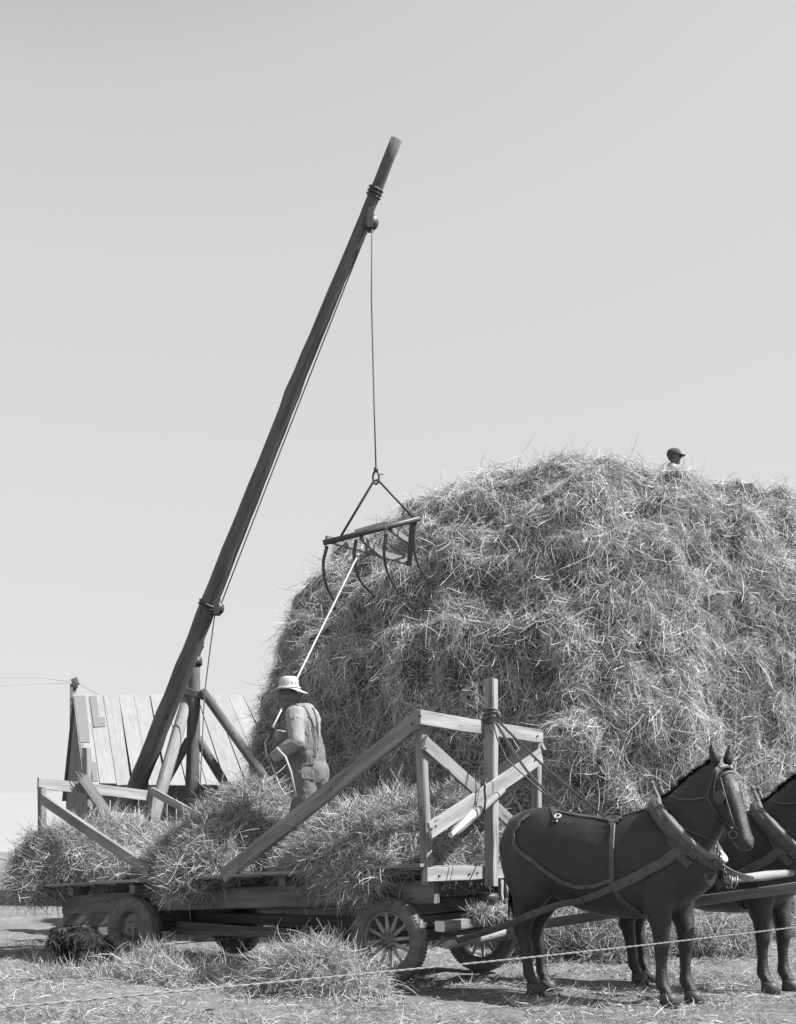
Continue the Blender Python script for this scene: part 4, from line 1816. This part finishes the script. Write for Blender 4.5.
def legl(mb, secs, n=16):
    rings, lens = [], []
    for k, (u, v, z, ru, rv) in enumerate(secs):
        rings.append([V((u + ru * math.cos(2 * math.pi * i / n), v + rv * math.sin(2 * math.pi * i / n), z)) for i in range(n)])
        lens.append(.1 * k)
    mb.loft(rings, lens, 0, True)


def build_horse():
    mb = MB()
    tb = [(.015, 1.28, 1.40, .06), (.06, 1.12, 1.50, .15), (.14, 1.04, 1.58, .22), (.28, .98, 1.635, .275), (.45, .93, 1.645, .295), (.62, .87, 1.615, .295), (.80, .81, 1.575, .305), (1.0, .765, 1.55, .325), (1.18, .75, 1.555, .325),
          (1.33, .755, 1.60, .29), (1.46, .785, 1.635, .255), (1.58, .83, 1.60, .25), (1.70, .90, 1.50, .235), (1.80, .98, 1.38, .19), (1.86, 1.05, 1.28, .12)]
    tb = [((u if u > .6 else .04 + u * .933) if u <= .6 else .6 + (u - .6) * 1.11, a - .075 * min(1, max(0, (u - .3) / .5)), b, hw) for u, a, b, hw in tb]
    sect(mb, [(u, (a + b) / 2, 0, (b - a) / 2, hw, 0) for u, a, b, hw in tb], 28)
    # neck
    sect(mb, [(1.54, 1.27, 40, .34, .18, 0), (1.70, 1.40, 44, .33, .175, 0), (1.84, 1.54, 47, .28, .145, 0), (1.95, 1.68, 49, .25, .125, 0), (2.04, 1.79, 47, .205, .105, 0), (2.10, 1.86, 35, .14, .09, 0)], 24)
    # head, turned a little outwards
    hd = MB()
    K = [(0, .085, .075), (.06, .125, .092), (.15, .160, .103), (.25, .150, .098), (.35, .118, .080), (.45, .092, .066), (.54, .084, .064), (.60, .070, .056), (.64, .035, .03)]
    a = R(-67)
    dv = V((math.cos(a), 0, math.sin(a)))
    pv = V((-math.sin(a), 0, math.cos(a)))
    rings, lens = [], []
    for k, (s_, hh, hw) in enumerate(K):
        c = V((0.0, 0, 0)) + dv * s_ - pv * (hh - .085) * .75
        rings.append([c + pv * hh * (abs(math.cos(q)) ** .85) * (1 if math.cos(q) > 0 else -1) + V((0, 1, 0)) * hw * math.sin(q) * (1 - .15 * max(0, -math.cos(q))) for q in np.linspace(0, 2 * math.pi, 22, endpoint=False)])
        lens.append(.1 * k)
    hd.loft(rings, lens, 0, True)
    for k in (-1, 1):
        hd.ellipsoid(dv * .19 + pv * .02 + V((0, .083 * k, 0)), (.035, .022, .03), n=10)     # brow over the eye
        hd.ellipsoid(dv * .56 + pv * .045 + V((0, .045 * k, 0)), (.035, .022, .03), n=10)    # nostril
        # ear
        b0_ = V((-.005, .055 * k, .075))
        e1_ = V((-.02 + .02 * k, .085 * k, .245))
        hd.tube([b0_, b0_.lerp(e1_, .25), b0_.lerp(e1_, .5), b0_.lerp(e1_, .8), e1_], [.032, .040, .036, .022, .004], 10)
    yaw = Matrix.Rotation(R(-27), 3, 'Z')
    off = V((2.09, -.01, 1.875))
    for i, p in enumerate(hd.v):
        hd.v[i] = tuple(yaw @ (V(p) * 1.07) + off)
    b0 = len(mb.v)
    mb.v.extend(hd.v)
    for f_, u_, m_, s_ in zip(hd.f, hd.uv, hd.mi, hd.sm):
        mb.face([b0 + i for i in f_], u_, m_, s_)
    for k in (-1, 1):
        for c_, r_, t_ in (((1.68, .175, 1.20), (.14, .075, .27), 25), ((1.60, .18, .98), (.16, .07, .14), 20), ((.27, .165, 1.22), (.19, .10, .29), -12), ((.42, .19, .95), (.13, .07, .13), 0)):
            mb.ellipsoid((c_[0], c_[1] * k, c_[2]), r_, Matrix.Rotation(R(t_), 3, 'Y'), n=16)
    # legs
    for k, du in ((-1, 0.09), (1, .05)):
        legl(mb, [(.38, .15 * k, 1.30, .26, .13), (.37, .165 * k, 1.12, .27, .15), (.40, .17 * k, .96, .24, .135), (.37 + du * .4, .165 * k, .84, .185, .115), (.30 + du * .7, .16 * k, .73, .135, .09), (.23 + du, .155 * k, .62, .098, .070), (.205 + du, .15 * k, .55, .088, .064),
                  (.235 + du, .15 * k, .46, .066, .052), (.26 + du, .15 * k, .33, .053, .045), (.275 + du, .15 * k, .20, .056, .048), (.285 + du, .15 * k, .155, .066, .056), (.315 + du, .15 * k, .10, .056, .052), (.33 + du, .15 * k, .075, .062, .06)])
    for k, du in ((-1, 0.055), (1, .14)):
        legl(mb, [(1.60, .15 * k, 1.18, .21, .10), (1.59 + du * .3, .165 * k, 1.00, .19, .115), (1.56 + du * .5, .165 * k, .86, .155, .105), (1.555 + du * .7, .16 * k, .74, .115, .088), (1.56 + du, .155 * k, .62, .085, .070), (1.565 + du, .15 * k, .53, .072, .062), (1.57 + du, .15 * k, .47, .074, .064),
                  (1.565 + du, .15 * k, .40, .057, .050), (1.565 + du, .15 * k, .29, .048, .043), (1.57 + du, .15 * k, .19, .054, .048), (1.575 + du, .15 * k, .15, .064, .056), (1.605 + du, .15 * k, .10, .056, .052), (1.62 + du, .15 * k, .075, .062, .058)])
    co, fs = remeshed(mb, .016, 12, lambda q: .010 * noise.fractal(V((q.x * 3.2, q.y * 4, q.z * 3.2)), 1, 2, 2))
    # soft muscle relief
    nn = np.zeros_like(co)
    body = from_arrays('body', co, fs, [M['coat'], M['blaze']], hx_, local=True)
    mi = []
    for p in body.data.polygons:
        c = V(p.center)
        q = yaw.inverted() @ (c - off) / 1.07
        s_, h_ = q.dot(dv), q.dot(pv)
        m_ = 1 if (abs(q.y) < .026 + .014 * noise.noise(c * 30) and .10 + .03 * noise.noise(c * 40) < s_ < .19 + .03 * noise.noise(c * 25) and h_ > .04) else 0
        mi.append(m_)
    body.data.polygons.foreach_set('material_index', mi)
    # hooves
    for k, pos in ((0, (.425, -.15)), (1, (.385, .15)), (2, (1.68, -.15)), (3, (1.765, .15))):
        m_ = MB()
        u, v_ = pos
        legl(m_, [(u, v_, .085, .066, .062), (u + .008, v_, .05, .074, .068), (u + .018, v_, -.015, .088, .076)])
        m_.build('hoof', M['hoof'], hx_, local=True)
    # eyes
    for k in (-1, 1):
        m_ = MB()
        m_.ellipsoid(yaw @ ((dv * .20 + pv * .012 + V((0, .098 * k, 0))) * 1.07) + off, (.020, .016, .018), n=10)
        m_.build('eye', M['eye'], hx_, local=True)
    bvh = BVHTree.FromPolygons([V(c) for c in co], fs)
    # mane: short hair along the crest
    crest = [(1.60, 1.64), (1.67, 1.69), (1.75, 1.755), (1.83, 1.825), (1.91, 1.89), (1.98, 1.94), (2.05, 1.975), (2.10, 1.97)]
    pts, nms = [], []
    for i in range(5200):
        t = random.random() * (len(crest) - 1)
        k = int(t)
        u = crest[k][0] + (crest[k + 1][0] - crest[k][0]) * (t - k)
        z = crest[k][1] + (crest[k + 1][1] - crest[k][1]) * (t - k)
        hit = bvh.ray_cast(V((u - .25, 0, z + .30)), V((.62, random.uniform(-.03, .03), -.78)).normalized())[0]
        if hit is None:
            continue
        pts.append(tuple(hit))
        nms.append((-.62, random.uniform(-.4, .4) - .1, .78))
    v_, f_ = strands(np.array(pts), unit(np.array(nms)), K=60, length=(.035, .06), width=.006, lift=(.5, .9), droop=.6, curl=.3, spread=.35, down=0, bulge=0, seg=3, sink=.01)
    o = big_mesh('mane', [(v_, f_, M['mane'], False)])
    o.parent = hx_
    # tail
    pts, nms = [], []
    for i in range(900):
        a_ = random.random() * 6.28
        pts.append((.075 + .02 * math.cos(a_), .03 * math.sin(a_) + .07, 1.44 + random.uniform(-.05, .03)))
        nms.append((-.6, random.uniform(-.2, .2), -.3))
    v_, f_ = strands(np.array(pts), unit(np.array(nms)), K=20, length=(.45, .7), width=.008, lift=(.0, .15), droop=9.0, curl=.15, spread=.2, down=3.0, bulge=0, seg=7, sink=0)
    o = big_mesh('tail', [(v_, f_, M['mane'], False)])
    o.parent = hx_
    return bvh, off, yaw, dv, pv


hbvh, hoff, hyaw, hdv, hpv = build_horse()
CAML = HI @ CAM


def hit(px, py, out=.006):
    """point on the near horse's skin under a pixel, in horse space"""
    d = (HI.to_3x3() @ ray(px, py)).normalized()
    h = hbvh.ray_cast(CAML, d)
    if h[0] is None:
        return None, None
    return h[0] + h[1] * out, h[1]


def hribbon(name, pix, width, th, mat, parent=hx_, out=.006, dens=3):
    """strap lying on the near flank along a line of points (plain 3D points pass through)"""
    pts, nms = [], []
    fine = []
    for i in range(len(pix) - 1):
        for k in range(dens):
            t = k / dens
            a_, b_ = pix[i], pix[i + 1]
            if isinstance(a_, tuple) and isinstance(b_, tuple):
                fine.append((a_[0] + (b_[0] - a_[0]) * t, a_[1] + (b_[1] - a_[1]) * t))
            elif k == 0:
                fine.append(a_)
    fine.append(pix[-1])
    for q in fine:
        if isinstance(q, tuple):
            h, nn = hit(q[0], q[1], out)
            if h is None:
                continue
            pts.append(h)
            nms.append(nn)
        else:
            pts.append(q)
            nms.append(nms[-1] if nms else V((0, -1, 0)))
    mb = MB()
    hints = []
    for i in range(len(pts) - 1):
        for k in range(4):
            hints.append(nms[i].lerp(nms[i + 1], k / 4).normalized())
    hints.append(nms[-1])
    ribbon(mb, pts, width, th, hints)
    return mb.build(name, mat, parent, local=True)


def HL(px, py, Y):
    return HI @ P(px, py, Y)


# collar and hames
m_ = MB()
cc = V((1.775, 0, 1.40))
cd = V((.70, 0, -.71))
loop = []
for i in range(28):
    t = 2 * math.pi * i / 28
    loop.append(cc + cd * (.355 * math.cos(t)) + V((0, 1, 0)) * (.222 * math.sin(t)) * (1 - .12 * math.cos(t)))
m_.tube(loop, [.058 + .018 * math.sin(2 * math.pi * i / 28) ** 2 for i in range(28)], 12, closed=True)
collar = m_.build('collar', M['leather_worn'], hx_, local=True)
for k in (-1, 1):
    m_ = MB()
    pts = []
    for i in range(13):
        t = math.pi * (0.06 + .88 * i / 12)
        pts.append(cc + V((-.035, 0, -.03)) * 0 + V((.06, 0, .055)) * .0 + cd * (-.36 * math.cos(t)) + V((0, k * (.262 * math.sin(t) + .012), 0)) + V((.035, 0, .035)))
    pts = [pts[0] + V((-.055, k * .015, .13))] + pts
    m_.tube(pts, [.012, .018] + [.024] * 11 + [.016], 8)
    m_.ellipsoid(pts[0], (.022, .022, .024), n=8)
    m_.build('hame', M['timber'], collar, local=True)
m_ = MB()
fl = []
for i in range(9):
    t = math.pi * (-.24 + .48 * i / 8)
    fl.append(cc + cd * (.385 * math.cos(t)) + V((.05, 0, .05)) + V((0, .17 * math.sin(t), 0)))
m_.tube(fl, [.012, .02, .026, .03, .03, .03, .026, .02, .012], 8)
m_.build('fleece_pad', M['wool'], collar, local=True)
# collar pad flap behind the collar, near side
hribbon('housing_flap', [(663, 808), (668, 824), (673, 842), (681, 857), (690, 866)], .075, .014, M['leather'], out=.012)
# trace: thick strap, collar to evener
tr_end = HI @ W(-.24, .16, .43)
tr_mid = HL(528, 916, 10.40)
hribbon('trace', [(694, 846), (680, 850), (664, 862), (640, 875), (612, 888)], .085, .022, M['leather_worn'], out=.014)
hribbon('trace', [(616, 886), (600, 893), (580, 900), HL(556, 906, 10.32), tr_mid, HL(505, 926, 10.66), tr_end], .06, .02, M['leather_worn'], out=.016)
# back pad and belly strap
hribbon('back_strap', [(614, 817), (613, 830), (612, 845), (612, 860), (612, 876), (611, 888)], .042, .014, M['leather_worn'], out=.009)
hribbon('belly_band', [(614, 889), (622, 900), (634, 909), (648, 916)], .045, .012, M['leather'], out=.008)
# breeching: croup to flank
hribbon('breeching', [(530, 815), (520, 822), (514, 833), (515, 845), (521, 853), (534, 862), (548, 873), (562, 882), (578, 887), (594, 886), (612, 880)], .038, .014, M['leather_worn'], out=.010)
# ridge lines along the back and loin
hribbon('back_line', [(553, 811.5), (566, 814), (580, 817), (596, 819), (612, 821)], .022, .012, M['leather_worn'], out=.012)
hribbon('shoulder_strap', [(617, 822), (626, 814), (638, 809), (648, 811), (660, 818), (664, 822)], .026, .012, M['leather_worn'], out=.010)
hribbon('rump_strap', [(552, 808.5), (554, 813), (556, 818), (555, 823)], .05, .014, M['leather'], out=.010)
h, nn = hit(558, 818, .022)
m_ = MB()
x_ = nn.cross(V((0, 0, 1))).normalized()
y_ = nn.cross(x_)
m_.tube([h + (x_ * math.cos(t) + y_ * math.sin(t)) * .026 for t in np.linspace(0, 2 * math.pi, 16, endpoint=False)], .0075, 8, closed=True)
m_.build('ring', M['wool'], hx_, local=True)
for (x, y, sx, sy) in ((615, 819, .05, .035), (611, 824, .03, .04), (618, 822, .035, .025)):
    m_ = MB()
    h, nn = hit(x, y, .016)
    x_ = V((1, 0, 0))
    m_.beam(h - x_ * sx / 2, h + x_ * sx / 2, sy, .014, up=V((0, 0, 1)))
    m_.build('buckle', M['steel'], hx_, local=True)
# rivets down the trace
for x, y in ((684, 849), (672, 857), (656, 867), (630, 880)):
    h, nn = hit(x, y, .028)
    if h:
        m_ = MB()
        m_.ellipsoid(h, (.009, .009, .009), n=8)
        m_.build('rivet', M['steel'], hx_, local=True)
for x, y in ((688, 853), (693, 856)):
    h, nn = hit(x, y, .03)
    if h:
        m_ = MB()
        m_.tube([h + (V((1, 0, 0)) * math.cos(t) + V((0, 0, 1)) * math.sin(t)) * .022 for t in np.linspace(0, 2 * math.pi, 12, endpoint=False)], .006, 6, closed=True)
        m_.build('ring', M['steel'], hx_, local=True)
# bridle
hribbon('cheek_strap', [(714.5, 769), (712, 782), (708, 794), (707, 799)], .020, .008, M['leather'], out=.006)
hribbon('cheek_strap', [(717.5, 771), (715, 785), (715, 800)], .022, .008, M['leather_worn'], out=.006)
hribbon('cheek_strap', [(708, 799), (714, 809), (721, 819), (727, 826)], .022, .008, M['leather'], out=.006)
hribbon('brow_band', [(716.5, 780), (723, 775), (729, 772), (736, 773), (740, 776)], .018, .008, M['leather_worn'], out=.006)
hribbon('nose_band', [(724, 822), (731, 826), (738, 829)], .022, .008, M['leather'], out=.006)
hribbon('rein', [(671, 796), (680, 799.5), (690, 800), (700, 798.5), (707, 797.5)], .016, .010, M['leather_worn'], out=.008)
hribbon('side_rein', [(683, 828), (696, 834), (708, 838), (714, 840)], .016, .010, M['leather_worn'], out=.008)
# blinker beside the eye
h, nn = hit(728, 792, .03)
if h:
    m_ = MB()
    rot = hyaw
    m_.ellipsoid(hyaw @ ((hdv * .21 + hpv * .02 + V((0, -.122, 0))) * 1.07) + hoff, (.055, .008, .06), Matrix.Rotation(R(-20), 3, 'Z'), n=16)
    m_.build('blinker', M['leather'], hx_, local=True)
m_ = MB()
bc = hyaw @ ((hdv * .50 + V((0, -.075, 0))) * 1.07) + hoff
m_.tube([bc + V((math.cos(t) * .032, -.004, math.sin(t) * .032)) for t in np.linspace(0, 2 * math.pi, 14, endpoint=False)], .006, 6, closed=True)
m_.ellipsoid(bc + V((-.01, -.01, .05)), (.012, .01, .012), n=8)
m_.build('bit_ring', M['steel'], hx_, local=True)
m_ = MB()
m_.tube([hyaw @ ((hdv * t + V((0, -.092 + .04 * max(0, t - .3), 0)) + hpv * (.06 - .03 * t)) * 1.07) + hoff for t in (.06, .16, .26, .36, .46)], .006, 6)
m_.build('face_strap', M['leather_worn'], hx_, local=True)
# breast strap running to the neck yoke
m_ = MB()
ribbon(m_, [cc + cd * .36 + V((.03, -.12, .02)), cc + cd * .44 + V((.10, .0, -.02)), V((2.25, .24, 1.02))], .05, .014, V((.3, -1, 0)))
m_.build('breast_strap', M['leather_worn'], hx_, local=True)


# far horse: copies of the thing and its parts
def copy_tree(o, parent=None):
    c = o.copy()
    COL.objects.link(c)
    c.parent = parent
    if parent is not None:
        c.matrix_parent_inverse = o.matrix_parent_inverse.copy()
    for ch in [x for x in bpy.data.objects if x.parent == o]:
        copy_tree(ch, c)
    return c


far = copy_tree(hx_)
last = [c for c in bpy.data.objects if c.parent == far and c.name.startswith('trace')][-1]
bpy.data.objects.remove(last)
far.location = W(-.93, 1.78, 0)
mb = MB()
bpy.context.view_layer.update()
fm = worldmat(far)
ribbon(mb, [fm @ V((1.05, -.345, .93)), fm @ V((.6, -.34, .80)), fm @ V((.1, -.31, .66)), W(-.26, 1.42, .50)], .06, .02)
mb.build('trace', M['leather_worn'], far)
far['label'] = 'second dark horse of the team, mostly hidden on the far side of its mate'

# driving lines from the knot on the post to the horse's back
kp = frontp(492, 716, .19)
mb = MB()
l1 = HM @ hit(566, 813, .015)[0]
ribbon(mb, [kp, P(527, 771, (kp.y + l1.y) / 2), l1], .026, .010)
far_pt = HM @ hit(607, 820, .015)[0]
ribbon(mb, [kp + V((0, 0, .01)), P(548, 770, 11.0), far_pt], .022, .010)
mb.tube([kp, P(497, 738, kp.y - .02), P(507, 760, kp.y - .02), P(524, 775, kp.y - .05), P(540, 790, kp.y - .1), l1], .008, 6)
ln = mb.build('driving_lines', M['leather_worn'])
tag(ln, 'leather driving lines slanting from the tied post to the near horse', 'reins')

# neck yoke and its chain
ny = thing('neck_yoke', 'pale wooden neck yoke with chains at the tip of the wagon tongue', 'neck yoke', P(722, 880, 9.86))
mb = MB()
y0_, y1_ = P(727, 880, 9.80), P(800, 872, 10.75)
mb.tube([y0_.lerp(y1_, t) for t in (0, .05, .2, .5, .8, 1)], [.028, .036, .034, .042, .034, .028], 12)
mb.build('yoke_bar', M['pole_pale'], ny)
mb = MB()
for i in range(9):
    c_ = P(716 + i * 1.15, 846 + i * 3.6, 9.72)
    ax_ = V((1, 0, 0)) if i % 2 else V((0, 1, 0))
    mb.tube([c_ + (UP * math.sin(t) * .024 + ax_.cross(UP) * math.cos(t) * .012) for t in np.linspace(0, 2 * math.pi, 10, endpoint=False)], .0055, 5, closed=True)
mb.tube([P(729, 881, 9.78) + V((math.cos(t) * .02, math.sin(t) * .06, math.sin(t + 1) * .06)) for t in np.linspace(0, 2 * math.pi, 14, endpoint=False)], .009, 6, closed=True)
mb.tube([P(734, 881, 9.80) + V((math.cos(t) * .02, math.sin(t) * .06, math.sin(t + 1) * .06)) for t in np.linspace(0, 2 * math.pi, 14, endpoint=False)], .009, 6, closed=True)
mb.build('chain', M['steel'], ny)

# ------------------------------------------------------------------ dog resting under the wagon
dg_c = W(4.45, .55, 0)
mb = MB()
dgx = V((.96, -.28, 0))
dgy = V((.28, .96, 0))


def D(a_, b_, z):
    q = P(80, 965, 13.0)
    return V((q.x, q.y, 0)) + dgx * a_ + dgy * b_ + UP * z


limb(mb, [D(.20, 0, .20), D(.02, 0, .27), D(-.12, 0, .28)], [.15, .165, .13])
limb(mb, [D(.22, .02, .13), D(.10, -.06, .06)], [.14, .06])
limb(mb, [D(-.12, -.02, .30), D(-.20, -.05, .34)], [.11, .085])
mb.ellipsoid(D(-.20, -.06, .36), (.10, .085, .085), n=14)
limb(mb, [D(-.20, -.09, .34), D(-.23, -.19, .28)], [.055, .035])
for b_ in (-.09, .08):
    limb(mb, [D(-.12, b_, .22), D(-.14, b_ - .03, .04), D(-.17, b_ - .10, .03)], [.06, .038, .035])
limb(mb, [D(.18, -.12, .12), D(.05, -.17, .05), D(-.02, -.20, .035)], [.10, .05, .04])
limb(mb, [D(.30, .05, .12), D(.40, .0, .05)], [.05, .03])
for b_ in (-.13, .03):
    limb(mb, [D(-.18, b_, .40), D(-.19, b_ - .03, .27)], [.03, .045])
co, fs = remeshed(mb, .015, 3)
t_ = tri(fs)
p_, n_ = sample(co, t_, 9000)
v_, f_ = strands(p_, n_, K=90, length=(.05, .12), width=.006, lift=(.1, .5), droop=1.0, curl=.6, spread=.3, down=1.6, bulge=.012, bulge_r=.04, seg=3, sink=.005)
dog = big_mesh('dog', [(co, t_, M['fur'], True), (v_, f_, M['fur'], False)])
tag(dog, 'dark shaggy dog resting in the shade under the rear of the wagon', 'dog')
q_ = np.empty(len(dog.data.vertices) * 3, np.float32)
dog.data.vertices.foreach_get('co', q_)
dorg = D(0, 0, 0)
dog.data.vertices.foreach_set('co', (q_.reshape(-1, 3) - np.array(dorg)).astype(np.float32).ravel())
dog.data.update()
dog.location = dorg

# ------------------------------------------------------------------ wire fence across the foreground
wf = thing('wire_fence', 'single twisted fence wire stretched low across the foreground before the horses', 'fence', V((0, 5, 0)))
a_, b_ = P(-60, 1013, 3.9), P(742, 931, 6.9)
hz_ = .82
fa = CAM + ray(-90, 1016) * ((EYE - hz_) / (-(CY - 1016) / F))
fb_ = CAM + ray(860, 919) * ((EYE - hz_) / (-(CY - 919) / F))
L = (fb_ - fa).length
d = (fb_ - fa).normalized()
x_ = d.cross(UP).normalized()
mb = MB()
for ph in (0, math.pi):
    pts = []
    K = int(L / .02)
    for k in range(K + 1):
        t = k / K
        c = fa + d * L * t - UP * .02 * math.sin(math.pi * t)
        an = ph + t * L * 2 * math.pi / .11
        pts.append(c + x_ * math.cos(an) * .0023 + UP * math.sin(an) * .0023)
    mb.tube(pts, .0026, 5)
mb.build('wire', M['wire'], wf)
for q in (fa, fb_):
    mb = MB()
    mb.tube([V((q.x, q.y + .06, -.1)), V((q.x, q.y + .06, .5)), V((q.x + .01, q.y + .06, 1.15))], [.065, .06, .055], 12, lump=.08)
    mb.build('fence_post', M['timber'], wf)
